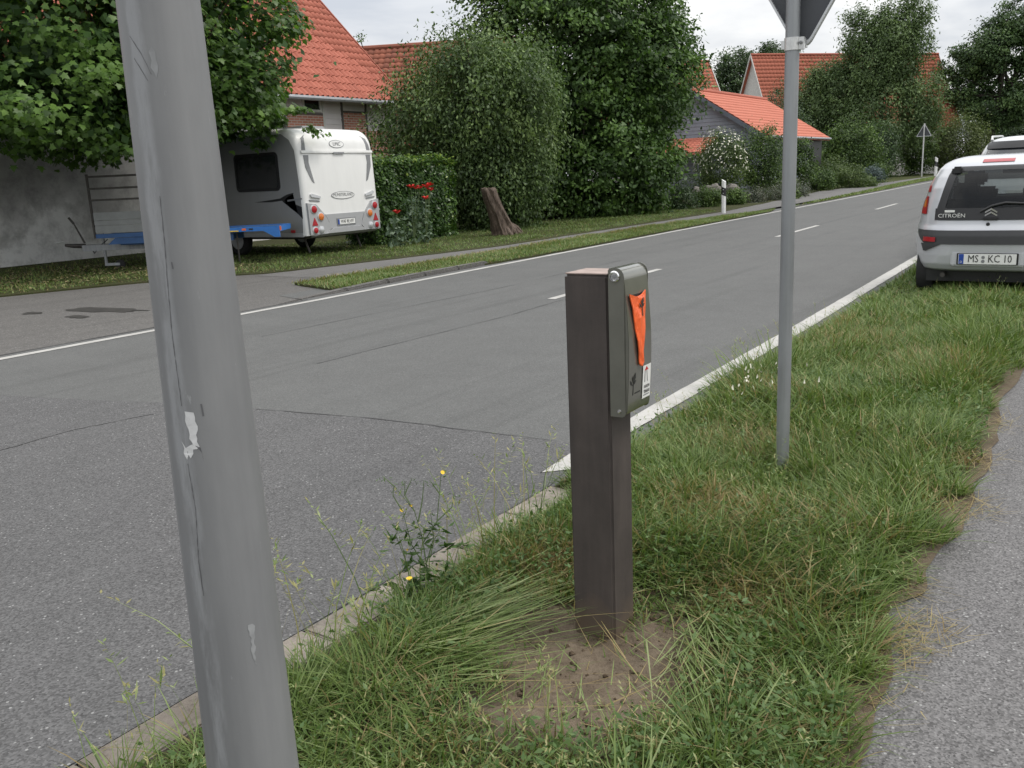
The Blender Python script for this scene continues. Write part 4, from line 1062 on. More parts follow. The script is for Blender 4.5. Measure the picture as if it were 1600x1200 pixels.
def c1_detail(t, patch, ry, sx):
    rnd_ = lambda u, a: a * (1 - .5 * max(0, 1 - u * 6) ** 2 * .25)
    g = patch('rear_window', .815, 1.345, lambda u: -(.545 - .13 * u - .05 * (1 - min(1, u * 5)) ** 2 - .04 * max(0, u - .9) * 10), lambda u: .545 - .13 * u - .05 * (1 - min(1, u * 5)) ** 2 - .04 * max(0, u - .9) * 10, M['carglass'], .008)
    wl_ = lambda u: .545 - .13 * u - .05 * (1 - min(1, u * 5)) ** 2 - .04 * max(0, u - .9) * 10
    patch('window_border', 1.305, 1.35, lambda u: -.425 + .03 * u, lambda u: .425 - .03 * u, M['black'], .010, nz=3, parent=g)
    for s in (-1, 1):
        f0 = (lambda u: -wl_(.25 + .67 * u) - .003) if s < 0 else (lambda u: wl_(.25 + .67 * u) - .075)
        f1 = (lambda u: -wl_(.25 + .67 * u) + .075) if s < 0 else (lambda u: wl_(.25 + .67 * u) + .003)
        patch('window_border', .93, 1.305, f0, f1, M['black'], .010, nz=10, nx=4, parent=g)
    patch('windscreen', .985, 1.345, lambda u: -.62 + .06 * u, lambda u: .62 - .06 * u, M['carglass'], .006, side=2)
    st_ = MB()
    for x in (-.34, .34): st_.bb((x - .13, -.86, 1.03), (x + .13, -.76, 1.17))
    st_.bb((-.56, -.90, .45), (.56, -.72, 1.0)); st_.build('rear_seat', M['seat'], t, bevel=.03)
    for x in (-.36, .36): MB().bb((x - .23, .02, .45), (x + .23, .16, 1.10)).bb((x - .12, .0, 1.12), (x + .12, .09, 1.28)).build('front_seat', M['seat'], t, bevel=.03)
    MB().bb((-.60, .62, .80), (.60, .95, .97)).build('dashboard', M['black'], t, bevel=.04)
    MB().box((0, .28, 1.27), (.22, .03, .06)).build('rear_mirror', M['black'], t)
    MB().bb((-.52, -1.50, .80), (.52, -.92, .83)).build('parcel_shelf', M['seat'], t)
    patch('window_panel', .818, .935, lambda u: -.53, lambda u: .53, M['black'], .011, nz=4, parent=t)
    patch('bumper_strip', .575, .715, lambda u: -(.72 - .10 * (1 - u) ** 2), lambda u: .72 - .10 * (1 - u) ** 2, M['grey_pl'], .016)
    for s in (-1, 1):
        a, b_ = sorted((s * .44, s * .66)); patch('bumper_strip', .50, .577, (lambda u, a=a, s=s: a + (.16 * (1 - u) if s > 0 else .03 * (1 - u))), (lambda u, b_=b_, s=s: b_ - (.03 * (1 - u) if s > 0 else .16 * (1 - u))), M['grey_pl'], .015, nz=4, nx=6)
        a, b_ = sorted((s * .50, s * .635)); patch('fog_reflector', .60, .645, lambda u: a, lambda u: b_, M['red'], .028, nz=3, nx=6)
        a, b_ = sorted((s * .630, s * .705)); tl = patch('tail_light', .875, 1.055, (lambda u, a=a, s=s: a + (0 if s > 0 else .05 * u * u)), (lambda u, b_=b_, s=s: b_ - (.05 * u * u if s > 0 else 0)), M['red'], .022, nz=10, nx=6)
        a2, b2 = sorted((s * .642, s * .685)); patch('indicator', .945, 1.02, lambda u: a2, lambda u: b2, M['amber'], .030, nz=4, nx=4, parent=tl)
        a3, b3 = sorted((s * .615, s * .655)); patch('reversing_light', 1.10, 1.165, lambda u: a3, lambda u: b3, M['red'], .016, nz=4, nx=4)
        patch('side_window', .90, 1.28, lambda u: -1.05 + .12 * u, lambda u: .55 - .42 * u, M['carglass'], .006, side=s)
        MB().bb((s * .36 - .05, ry(.38, 1.30) - .05, 1.265), (s * .36 + .05, ry(.38, 1.30) + .05, 1.352)).build('window_hinge', M['black'], t, bevel=.02)
        MB().box((s * .86, .42, .98), (.14, .08, .12)).build('wing_mirror', M['silver'], t, bevel=.03)
    patch('brake_light', 1.385, 1.415, lambda u: -.145, lambda u: .145, M['red'], .014, nz=2, nx=6)
    # plate, lock, wiper, emblem
    y = ry(0, .43) - .022
    MB().bb((-.34, y + .012, .355), (.34, y + .05, .505)).build('plate_recess', M['silver'], t, bevel=.015)
    pl = MB().bb((-.278, y - .004, .372), (.278, y + .02, .488)).build('number_plate', M['black'], t, bevel=.004)
    MB().bb((-.262, y - .0065, .378), (.262, y - .003, .482)).build('plate_face', M['plate'], pl)
    MB().bb((-.258, y - .0085, .380), (-.212, y - .006, .480)).build('country_strip', M['eu'], pl)
    put_text('d', (-.235, y - .009, .40), FACE_NY, M['plate'], pl)
    put_text('plate1', (-.125, y - .009, .430), FACE_NY, M['ink'], pl); put_text('plate1b', (.115, y - .009, .430), FACE_NY, M['ink'], pl)
    for dz in (.018, -.022): MB().lathe([(.016, 0), (.016, .003)], 14, Matrix.Translation((-.035, y - .007, .43 + dz)) @ Matrix.Rotation(R(90), 4, 'X')).build('seal', M['cdark'], pl)
    MB().lathe([(.018, 0), (.016, .01), (.002, .012)], 16, Matrix.Translation((-.02, ry(0, .775) - .002, .775)) @ Matrix.Rotation(R(90), 4, 'X')).build('lock', M['black'], t)
    for dz in (0, .032):
        ch = MB(); yy = ry(0, .875) - .018
        ch.add([(-.055, yy, .852 + dz), (0, yy - .004, .884 + dz), (.055, yy, .852 + dz), (.055, yy, .868 + dz), (0, yy - .004, .902 + dz), (-.055, yy, .868 + dz),
                (-.055, yy + .03, .852 + dz), (0, yy + .03, .884 + dz), (.055, yy + .03, .852 + dz), (.055, yy + .03, .868 + dz), (0, yy + .03, .902 + dz), (-.055, yy + .03, .868 + dz)],
               [(0, 1, 4, 5), (1, 2, 3, 4), (0, 6, 7, 1), (1, 7, 8, 2), (5, 4, 10, 11), (4, 3, 9, 10), (0, 5, 11, 6), (2, 8, 9, 3)])
        ch.build('emblem', M['chrome'], t)
    put_text('cit', (-.36, ry(.36, .862) - .030, .862), (R(90 + 4), 0, R(-5)), M['plate'], t)
    MB().bb((-.43, ry(.4, .91) - .026, .896), (-.335, ry(.4, .91) + .01, .918)).build('sticker', M['plate'], t)
    wp = [( -.10, .90), (.0, .955), (.12, .985), (.28, .975), (.46, .945)]
    MB().tube([(x, ry(x, z) - .028, z) for x, z in wp], [.010, .014, .014, .013, .009], 6).build('wiper', M['black'], t)
    MB().bb((-.07, ry(0, .83) - .03, .815), (.07, ry(0, .83), .845)).build('wiper_motor', M['black'], t, bevel=.008)
    MB().tube([(-.42, -1.45, .25), (-.42, -1.60, .25)], .025, 10).build('exhaust', M['darksteel'], t)
    MB().bb((-.60, -1.45, .17), (.60, 1.3, .30)).build('underbody', M['black'], t)
car('parked_car', 'pale silver hatchback seen from behind with all glass tailgate parked on the verge', (-1.075, 11.93, .006), c1, M['silver'], c1_detail)
sv = dict(hw=.90, wr=.34, axles=(-1.3, 1.3), n=4.6, prof=[(.28, .78, -2.0, 2.05), (.40, .87, -2.12, 2.15), (.60, .895, -2.17, 2.2), (.85, .90, -2.17, 2.15), (.98, .885, -2.13, 1.9), (1.05, .865, -2.09, 1.3), (1.15, .84, -2.04, 1.05), (1.3, .79, -1.95, .85), (1.45, .73, -1.83, .62), (1.55, .68, -1.74, .42), (1.62, .61, -1.66, .2), (1.66, .48, -1.5, 0), (1.675, .3, -1.2, -.2)])
def sv_detail(t, patch, ry, sx):
    patch('rear_window', 1.08, 1.50, lambda u: -.70 + .10 * u, lambda u: .70 - .10 * u, M['glass'], .006)
    patch('spoiler', 1.50, 1.60, lambda u: -.62, lambda u: .62, M['black'], .035, nz=5)
    MB().bb((-.27, ry(0, .85) - .02, .80), (.27, ry(0, .85) + .03, .92)).build('number_plate', M['plate'], t)
    for s in (-1, 1):
        a, b_ = sorted((s * .66, s * .83)); patch('tail_light', .92, 1.16, lambda u: a, lambda u: b_, M['red'], .012, nz=6, nx=6)
        patch('side_window', 1.08, 1.48, lambda u: -1.6 + .15 * u, lambda u: .9 - .45 * u, M['glass'], .005, side=s)
        MB().tube([(s * .57, -1.5, 1.615), (s * .585, -1.38, 1.675), (s * .59, .0, 1.70), (s * .57, .15, 1.62)], [.020, .014, .014, .020], 8).build('roof_rail', M['alu'], t)
        MB().box((s * .98, .75, 1.12), (.18, .1, .15)).build('wing_mirror', M['suvpaint'], t, bevel=.03)
    MB().bb((-.7, -1.9, .22), (.7, 1.9, .40)).build('underbody', M['black'], t)
car('parked_car', 'white tall car with roof rails parked ahead of the silver hatchback', (-1.08, 16.75, .05), sv, M['suvpaint'], sv_detail)

# ------------------------------------------------------------------ poles, signs and posts
PX, PY = -1.203, .893
pole = thing('metal_pole', 'thick worn grey metal pole standing right before the camera', 'pole', (PX, PY, 0))
prad = lambda z: .0845 - .0150 * z
nz_ = 40
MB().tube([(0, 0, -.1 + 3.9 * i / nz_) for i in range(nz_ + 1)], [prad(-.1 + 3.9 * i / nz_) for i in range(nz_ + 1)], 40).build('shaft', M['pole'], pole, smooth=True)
va = math.atan2(-PY, -PX)      # direction from the pole to the camera
rp = random.Random(11)
def pole_patch(name, outline, mat, off=.0004, jag=.035):
    """outline: (s,z) with s = -1..1 across the visible half as seen from the camera (left = -1)"""
    from mathutils.geometry import tessellate_polygon
    zs0, zs1 = min(z for _, z in outline), max(z for _, z in outline)
    P = []
    for (s0, z0), (s1, z1) in zip(outline, outline[1:] + outline[:1]):
        n = max(1, int(max(abs(z1 - z0) / .05, abs(s1 - s0) / .06)))
        n = max(n, int(math.hypot((s1 - s0) * .07, z1 - z0) / .006))
        for k in range(n): P.append((s0 + (s1 - s0) * k / n + (rp.uniform(-jag, jag) if k else 0), z0 + (z1 - z0) * k / n + (rp.uniform(-jag, jag) * .05 if k else 0)))
    tris = tessellate_polygon([[Vector((s, z, 0)) for s, z in P]])
    V = []
    for s, z in P:
        a = va - math.asin(max(-.99, min(.99, -s)))     # s -> azimuth
        r = prad(z) + off
        V.append((r * math.cos(a), r * math.sin(a), z))
    me = bpy.data.meshes.new(name); me.from_pydata(V, [], [tuple(t) for t in tris])
    bm = bmesh.new(); bm.from_mesh(me)
    bmesh.ops.subdivide_edges(bm, edges=[e for e in bm.edges if e.calc_length() > .02], cuts=1)
    for v in bm.verts:
        a = math.atan2(v.co.y, v.co.x); r = prad(v.co.z) + off; v.co.x = r * math.cos(a); v.co.y = r * math.sin(a)
    for f in bm.faces:
        f.normal_update()
        if f.normal.x * f.calc_center_median().x + f.normal.y * f.calc_center_median().y < 0: f.normal_flip()
    bm.to_mesh(me); bm.free()
    return link(name, me, mat, pole)
rp = random.Random(11)
def rag(s0, s1, z0, z1, j, n=10):
    L = [(s0 + rp.uniform(-j, j), z0 + (z1 - z0) * k / n) for k in range(n + 1)]
    Rr = [(s1 + rp.uniform(-j, j), z0 + (z1 - z0) * k / n) for k in range(n, -1, -1)]
    return L + Rr
def line_(pts, w): return [(s - w * .5, z) for s, z in pts] + [(s + w * .5, z) for s, z in pts[::-1]]
# s runs -1 (left edge) .. 1 (right edge); heights from the photograph's rows
yz = lambda y: 1.73 - 8.58e-4 * y - 1.806e-7 * y * y
pole_patch('torn_sticker', [(-.53, yz(628)), (-.34, yz(630)), (-.29, yz(650)), (-.33, yz(668)), (-.30, yz(680)), (-.46, yz(684)), (-.49, yz(655))], M['pole_white'], .0005)
pole_patch('torn_sticker', [(-.68, yz(672)), (-.60, yz(682)), (-.44, yz(676)), (-.45, yz(690)), (-.52, yz(697)), (-.56, yz(692)), (-.60, yz(699)), (-.66, yz(690))], M['pole_white'], .0005)
pole_patch('bare_patch', [(-.30, yz(80)), (-.21, yz(95)), (-.19, yz(115)), (-.26, yz(134)), (-.36, yz(118)), (-.34, yz(100))], M['pole_light'])
pole_patch('bare_patch', rag(.28, .36, yz(1010), yz(950), .03, 6), M['pole_light'])
pole_patch('scratch', line_([(-.74, yz(68)), (-.52, yz(98)), (-.36, yz(128))], .012), M['scratch'], .0005, .006)
pole_patch('scratch', line_([(-.70, yz(102)), (-.45, yz(138))], .012), M['scratch'], .0005, .006)
pole_patch('scratch', line_([(-.50, yz(310)), (-.52, yz(380)), (-.56, yz(430)), (-.60, yz(520)), (-.58, yz(620))], .012), M['scratch'], .0005, .006)
pole_patch('scratch', line_([(-.60, yz(705)), (-.55, yz(770)), (-.62, yz(850)), (-.60, yz(900))], .012), M['scratch'], .0005, .006)
pole_patch('scratch', [(-.40, yz(678)), (-.28, yz(682)), (-.25, yz(702)), (-.27, yz(686))], M['scratch'], .0006, .006)
pole_patch('scratch', line_([(-.42, yz(408)), (-.41, yz(418))], .03), M['scratch'], .0005, .006)
pole_patch('scratch', line_([(-.16, yz(618)), (-.14, yz(636))], .04), M['scratch'], .0005, .006)

# give-way sign seen from behind
ys_ = thing('road_sign', 'back of a triangular give way sign on a tall galvanised pole in the grass', 'road sign', (-1.235, 4.08, 0))
MB().tube([(0, 0, -.15), (0, 0, 1.4), (0, 0, 2.72)], [.0300, .0300, .0300], 24).build('pole', M['galv'], ys_, smooth=True)
MB().lathe([(.031, 2.72), (.031, 2.735), (.01, 2.745)], 20).build('pole_cap', M['black'], ys_)
def tri_out(R0, r, n=7):
    """rounded triangle pointing down, vertex at (0,0), side R0"""
    h = R0 * math.sqrt(3) / 2
    C = [(0, r * 2), (R0 / 2 - r * math.sqrt(3), h - r), (-(R0 / 2 - r * math.sqrt(3)), h - r)]
    P = []
    for (cx, cy), a0 in zip(C, (210, 330, 90)):
        for k in range(n): a = R(a0 + 120 * k / (n - 1)); P.append((cx + r * math.cos(a), cy + r * math.sin(a)))
    return P
def plate_sign(root, name, z0, side, y, back, face, up=False, rz=0.0, rim=.035, x=0.0, rw=.03):
    """the sign's back looks to -y"""
    P = tri_out(side, .045)
    hh = side * math.sqrt(3) / 2
    if up: P = [(-a, hh - b) for a, b in P]
    T = Matrix.Translation((x, y, z0)) @ Matrix.Rotation(rz, 4, 'Z') @ Matrix.Rotation(R(90), 4, 'X')
    MB().prism(P, .004, T).build('sign_plate', back, root)
    c = (0, hh / 3 * 2 if not up else hh / 3)
    sc = lambda f: [(c[0] + (a - c[0]) * f, c[1] + (b - c[1]) * f) for a, b in P]
    n = len(P); A = sc(1.0); B = sc(1 - rw / side); b = MB()
    for q in ((A, -.004), (A, rim), (B, rim), (B, .004)):
        pts, zz = q
        for a, bb_ in pts: b.v.append(tuple(T @ Vector((a, bb_, zz))))
    for r in range(3):
        for i in range(n): b.f.append((r * n + i, r * n + (i + 1) % n, (r + 1) * n + (i + 1) % n, (r + 1) * n + i))
    b.build('rim', M['rim'], root)
    F1 = MB().prism(sc(.985), .003, T @ Matrix.Translation((0, 0, -.0045))).build('sign_face', M['redsign'], root)
    MB().prism(sc(.72), .002, T @ Matrix.Translation((0, 0, -.0062))).build('face_field', M['white'], root)
plate_sign(ys_, 'sign', 1.900, .88, .060, M['signback'], M['redsign'], rz=R(6), x=.028)
cl = MB().lathe([(.0305, -.026), (.034, -.026), (.034, .026), (.0305, .026)], 24, Matrix.Translation((0, 0, 1.955))).build('clamp', M['alu'], ys_)
MB().bb((.028, -.012, 1.93), (.052, .012, 1.98)).bb((-.046, -.01, 1.938), (-.030, .012, 1.972)).build('clamp_lug', M['alu'], ys_)
MB().lathe([(.007, 0), (.007, .008), (.004, .010)], 8, Matrix.Translation((.040, -.012, 1.957)) @ Matrix.Rotation(R(90), 4, 'X')).build('bolt', M['cdark'], ys_)
MB().bb((-.03, .03, 1.94), (.05, .055, 1.975)).build('bracket', M['alu'], ys_)

ws = thing('warning_sign', 'back of a far triangular warning sign on a thin pole by the bend', 'road sign', (-14.75, 87.1, 0))
MB().tube([(0, 0, -.1), (0, 0, 4.45)], .06, 8).build('pole', M['alu'], ws)
plate_sign(ws, 'sign', 3.35, 1.26, .08, M['signback'], M['redsign'], up=True, rim=.06, rw=.16)

def delineator(x, y, label, sc=1.0):
    t = thing('delineator_post', label, 'post', (x, y, .02), 0, 'white roadside delineator posts')
    t.scale = (sc, sc, sc)
    w_, d_ = .078, .055
    def seg(z0, z1, m, name, s0=0.0, s1=0.0, g=0.0):
        P = [(-w_ - g, -d_ * .2), (-w_ * .4, -d_ - g), (w_ * .4, -d_ - g), (w_ + g, -d_ * .2), (w_ * .5 + g, d_ + g), (-w_ * .5 - g, d_ + g)]
        V = [(a, b, z0 + s0 * a) for a, b in P] + [(a, b, z1 + s1 * a) for a, b in P]
        n = 6
        return MB().add(V, [tuple(range(n))[::-1], tuple(range(n, 2 * n))] + [(i, (i + 1) % n, n + (i + 1) % n, n + i) for i in range(n)]).build(name, m, t)
    seg(-.1, .555, M['white'], 'post_body', 0, -.45); seg(.557, .81, M['black'], 'black_band', -.45, -.45, .002); seg(.812, 1.03, M['white'], 'post_top', -.45, -.6)
    for z in (.62, .74): MB().lathe([(.020, 0), (.017, .006), (.003, .008)], 14, Matrix.Translation((0, -d_ - .002, z)) @ Matrix.Rotation(R(90), 4, 'X')).build('reflector', M['clearlens'], t)
    return t
delineator(-10.88, 28.9, 'white delineator post with black band in front of the flowering shrub')
delineator(-12.75, 81.5, 'far white delineator post beside the triangular warning sign', 1.45)

# ------------------------------------------------------------------ brown post and bag dispenser
bp = thing('square_post', 'dark brown square post set in bare dirt carrying the bag dispenser', 'post', (-1.286, 2.370, 0), 0)
px0, px1, py0, py1 = -.074, .074, -.070, .070
MB().bb((px0, py0, -.15), (px1, py1, 1.164)).build('shaft', M['post'], bp, bevel=.008, seg=3)
MB().bb((px0 + .003, py0 + .003, 1.1642), (px1 - .003, py1 - .003, 1.168)).build('top_face', M['postcap'], bp, bevel=.0015)
ds = thing('bag_dispenser', 'olive metal bag dispenser with orange bag hanging out fixed to the brown post', 'dispenser', (-1.2115, 2.300, .747))
# housing: profile in (x, z) extruded along y 0..W
W = .160; Hh = .436
prof = [(0, .006), (.004, .0), (.040, 0.0), (.050, .006), (.054, .016)]
for k in range(1, 12):
    u = k / 12; prof.append((.054 + .010 * math.sin(math.pi * u) - .004 * u, .016 + (Hh - .05) * u))
for k in range(0, 8):
    a = R(90 * k / 7); prof.append((.050 - .030 + .030 * math.cos(a) , Hh - .034 + .034 * math.sin(a)))
prof += [(0, Hh)]
def housing(grow=0.0, y0=0, y1=W):
    return MB().prism(prof, y1 - y0, Matrix.Translation((0, y0, 0)) @ Matrix(((1, 0, 0, 0), (0, 0, 1, 0), (0, 1, 0, 0), (0, 0, 0, 1))))
hb = housing(y0=.003, y1=W - .003).build('housing', M['olive'], ds, smooth=True, bevel=.0015)
# rounded end plates
ep = [(0, -.004), (.036, -.004)] + [(.036 + .014 * math.sin(R(a)), .010 - .014 * math.cos(R(a))) for a in (20, 45, 70, 90)] + [(.050, .06), (.051, Hh - .05)] + [(.024 + .027 * math.cos(R(a)), Hh - .024 + .027 * math.sin(R(a))) for a in (0, 20, 40, 60, 80, 100, 130)] + [(0, Hh - .004)]
for y in (0, W - .003):
    MB().prism(ep, .003, Matrix.Translation((0, y, 0)) @ Matrix(((1, 0, 0, 0), (0, 0, 1, 0), (0, 1, 0, 0), (0, 0, 0, 1)))).build('end_plate', M['olive'], ds, bevel=.0006)
fx = lambda z: .054 + .010 * math.sin(math.pi * max(0, min(1, (z - .016) / (Hh - .05)))) - .004 * max(0, min(1, (z - .016) / (Hh - .05)))
LM = Matrix.Translation((.022, -.0005, Hh - .022)) @ Matrix.Rotation(R(90), 4, 'X')
lk_ = MB().lathe([(.0165, 0), (.0165, .003), (.014, .006), (.011, .0062), (.010, .003), (.001, .003)], 22, LM).build('lock', M['chrome'], ds, smooth=True)
MB().lathe([(.006, .0032), (.006, .006), (.001, .0062)], 10, LM).build('lock_pin', M['cdark'], lk_)
MB().lathe([(.0062, 0), (.0055, .0025), (.001, .003)], 14, Matrix.Translation((.030, -.0005, .014)) @ Matrix.Rotation(R(90), 4, 'X')).build('screw', M['chrome'], ds, smooth=True)
# slot and the orange bag
MB().bb((fx(.352) - .004, .020, .346), (fx(.352) + .0012, .118, .356)).build('slot', M['black'], ds)
bagL = [(.288, .028, .152), (.270, .034, .148), (.25, .042, .142), (.22, .050, .134), (.19, .058, .126), (.16, .066, .120), (.13, .073, .116), (.11, .078, .114), (.098, .080, .112), (.090, .088, .106)]
V = []; nb = 9
bagL = [(.142 + (z - .09) * 1.11, .070 + (a - .09) * .86, .070 + (b_ - .09) * .86) for z, a, b_ in bagL]
for i, (z, a, b_) in enumerate(bagL):
    for j in range(nb):
        u = j / (nb - 1); y = a + (b_ - a) * u
        sag = .012 * math.sin(math.pi * u) * (1 if i == 0 else 0)
        cr_ = .0014 * math.sin(u * 9 + i * 1.3) + .0012 * math.sin(u * 5 - i * 2.1) + rp.uniform(-.0006, .0006)
        V.append((fx(z) + .007 + cr_ + .003 * math.sin(math.pi * u), y, z - sag))
n = nb; F = [(i * n + j, i * n + j + 1, (i + 1) * n + j + 1, (i + 1) * n + j) for i in range(len(bagL) - 1) for j in range(nb - 1)]
nv = len(V); V2 = V + [(x - .003, y, z) for x, y, z in V]
F2 = F + [tuple(i + nv for i in f[::-1]) for f in F]
bd = [j for j in range(n)] + [i * n + n - 1 for i in range(1, len(bagL))] + [(len(bagL) - 1) * n + j for j in range(n - 2, -1, -1)] + [i * n for i in range(len(bagL) - 2, 0, -1)]
F2 += [(bd[i], bd[(i + 1) % len(bd)], nv + bd[(i + 1) % len(bd)], nv + bd[i]) for i in range(len(bd))]
bag = MB().add(V2, F2).build('orange_bag', M['bag'], ds, smooth=False)
def front_print(name, poly, mat, off, parent=ds, zc=0):
    n = len(poly); f = lambda z: fx(z) + off
    return MB().add([(f(z), y, z) for y, z in poly] + [(f(z) - .0006, y, z) for y, z in poly], [tuple(range(n)), tuple(range(n, 2 * n))[::-1]] + [(i, n + i, n + (i + 1) % n, (i + 1) % n) for i in range(n)]).build(name, mat, parent)
def emblem(y, z, s, mat, off, parent):
    # a plain little leaf shaped print: stem and four blades
    parts = [[(-.10, -1), (.10, -1), (.12, .1), (-.02, .2)], [(-.1, -.15), (-.65, .05), (-.85, .45), (-.40, .25)], [(.05, -.05), (.35, .0), (.70, .30), (.25, .30)], [(.0, .1), (.55, .55), (.50, 1.0), (.15, .80), (-.05, .4)], [(-.1, .2), (-.35, .6), (-.2, .75), (.0, .4)]]
    for i, p in enumerate(parts): front_print('print', [(y + a * s, z + b_ * s * 1.25) for a, b_ in p], mat, off + .0002 * i, parent)
emblem(.080, .318, .022, M['logo'], .0125, bag)
emblem(.034, .092, .027, M['logo'], .0008, ds)
front_print('print', [(.046, .060), (.082, .060), (.082, .064), (.046, .064)], M['logo'], .0006)
sy = lambda y: .094 + (y - .118) * .95
sz_ = lambda z: .034 + (z - .010) * 1.0
q_ = lambda poly: [(sy(y), sz_(z)) for y, z in poly]
st = front_print('sticker', q_([(.118, .010), (.1745, .010), (.1745, .112), (.118, .112)]), M['plate'], .0030)
front_print('print', q_([(.128, .096), (.156, .096), (.142, .108)]), M['redsign'], .0036, st)
front_print('print', q_([(.130, .060), (.134, .060), (.134, .095), (.130, .095)]), M['cdark'], .0036, st)
front_print('print', q_([(.150, .060), (.153, .060), (.146, .095), (.143, .095)]), M['cdark'], .0036, st)
for key, z in (('s1', .046), ('s2', .030)): put_text(key, (fx(sz_(z)) + .0046, sy(.146), sz_(z)), FACE_PX, M['ink'], st)
front_print('print', q_([(.126, .018), (.166, .018), (.166, .021), (.126, .021)]), M['cdark'], .0036, st)
#@@STAGE3
# ------------------------------------------------------------------ foliage
def unit(a): return a / np.maximum(np.linalg.norm(a, axis=1, keepdims=True), 1e-9)
def leaf_frames(P, out, rg, up=.6, outw=.6, rnd=.6, droop=.35):
    n = unit(out * outw + np.array([0, 0, up]) + rg.normal(0, rnd, P.shape))
    u = rg.normal(0, 1, P.shape) + out * .6 + np.array([0, 0, -droop * 2])
    u = unit(u - n * (u * n).sum(1, keepdims=True))
    return n, u, np.cross(n, u)
def leaf_quads(P, n, u, v, size, aspect=.55, fold=.12):
    s = size[:, None]
    A = P - u * s * .5; B = P + v * s * aspect * .5 + u * s * .05 - n * s * fold; C = P + u * s * .5 - n * s * fold * .6; D = P - v * s * aspect * .5 + u * s * .05 - n * s * fold
    V = np.stack([A, B, C, D], 1).reshape(-1, 3)
    return V, np.arange(len(V)).reshape(-1, 4)
def cluster_points(ells, ncl, rg, shell=.55, bottom=-1.0, lump=.24):
    ws = np.array([e[3] * e[4] + e[3] * e[5] + e[4] * e[5] for e in ells]); ws = ws / ws.sum()
    C = []; O = []
    for e, wgt in zip(ells, ws):
        k = max(1, int(round(ncl * wgt)))
        d = unit(rg.normal(0, 1, (k * 3, 3))); d = d[d[:, 2] > bottom][:k]
        r = shell + (1 - shell) * rg.random(len(d)) ** .6
        r *= 1 + .22 * (rg.random(len(d)) - .5)
        sd_ = rg.random() * 50; la, lo = np.arcsin(d[:, 2]), np.arctan2(d[:, 1], d[:, 0])
        r *= 1 + lump * 2 * (vn(np.cos(lo) * 1.7 + sd_, np.sin(lo) * 1.7 + la * 1.9 + sd_, 1.3, 55) - .5)
        C.append(np.array(e[:3]) + d * np.array(e[3:6]) * r[:, None]); O.append(d)
    return np.concatenate(C), np.concatenate(O)
def crown_mesh(name, ells, ncl, per, size, crad, mat, parent, seed=1, flat=.65, shell=.5, droop=.35, up=.6, aspect=.55, bottom=-1.0, rnd=.6, quads=True, outw=.6):
    rg = np.random.default_rng(seed)
    C, O = cluster_points(ells, ncl, rg, shell, bottom)
    cr = crad * (.6 + .8 * rg.random(len(C)))
    off = rg.normal(0, .5, (len(C), per, 3)) * np.array([1, 1, flat])
    P = (C[:, None] + off * cr[:, None, None]).reshape(-1, 3)
    P[:, 2] = np.maximum(P[:, 2], .03)
    out = unit(np.repeat(O, per, 0) * .8 + off.reshape(-1, 3) * .6)
    n, u, v = leaf_frames(P, out, rg, up=up, outw=outw, droop=droop, rnd=rnd)
    sz = size * (.65 + .7 * rg.random(len(P)))
    V, F = leaf_quads(P, n, u, v, sz, aspect)
    val = np.repeat(np.clip(np.repeat(rg.normal(.45, .17, len(C)) + .5 * (vn(C[:, 0] + C[:, 2] * .6, C[:, 1] + C[:, 2], .8 / max(.4, crad), 57) - .5), per) + rg.normal(0, .17, len(P)), 0, 1), 4)
    return tag(link(name, np_mesh(name, V, F, False, {'rnd': val}), mat, parent), kind='stuff'), C
def limbs(b, base, tops, r0, rg, frac=.55, bend=.3, minr=.012):
    for c in tops:
        c = np.array(c, float); t = np.array(base, float)
        midp = t + (c - t) * .5 + rg.normal(0, bend * .3, 3) + np.array([0, 0, bend * .2])
        b.tube([t, midp, c], [r0, r0 * .55, minr], 6)
def tree(name, label, cat, loc, ells, ncl, per, size, crad, mat, trunk_h, trunk_r, bark='bark', seed=1, group=None, nl=9, split=.45, **kw):
    t = thing(name, label, cat, loc, 0, group)
    rg = np.random.default_rng(seed + 100)
    cr_, C = crown_mesh('crown', ells, ncl, per, size, crad, mat, t, seed, **kw)
    b = MB(); pts = [(0, 0, -.1)]; x = y = 0
    for i in range(1, 6):
        x += rg.normal(0, trunk_r * .5); y += rg.normal(0, trunk_r * .5); pts.append((x, y, trunk_h * i / 5))
    b.tube(pts, [trunk_r * (1.25 if i == 0 else 1) * (1 - .14 * i) for i in range(6)], 10)
    idx = rg.choice(len(C), min(nl, len(C)), replace=False)
    sp = pts[max(1, int(split * 5))]
    for q, i in enumerate(idx): limbs(b, pts[2 + q % 4], [C[i]], trunk_r * .38, rg)
    b.build('trunk', M[bark], t, smooth=True)
    return t
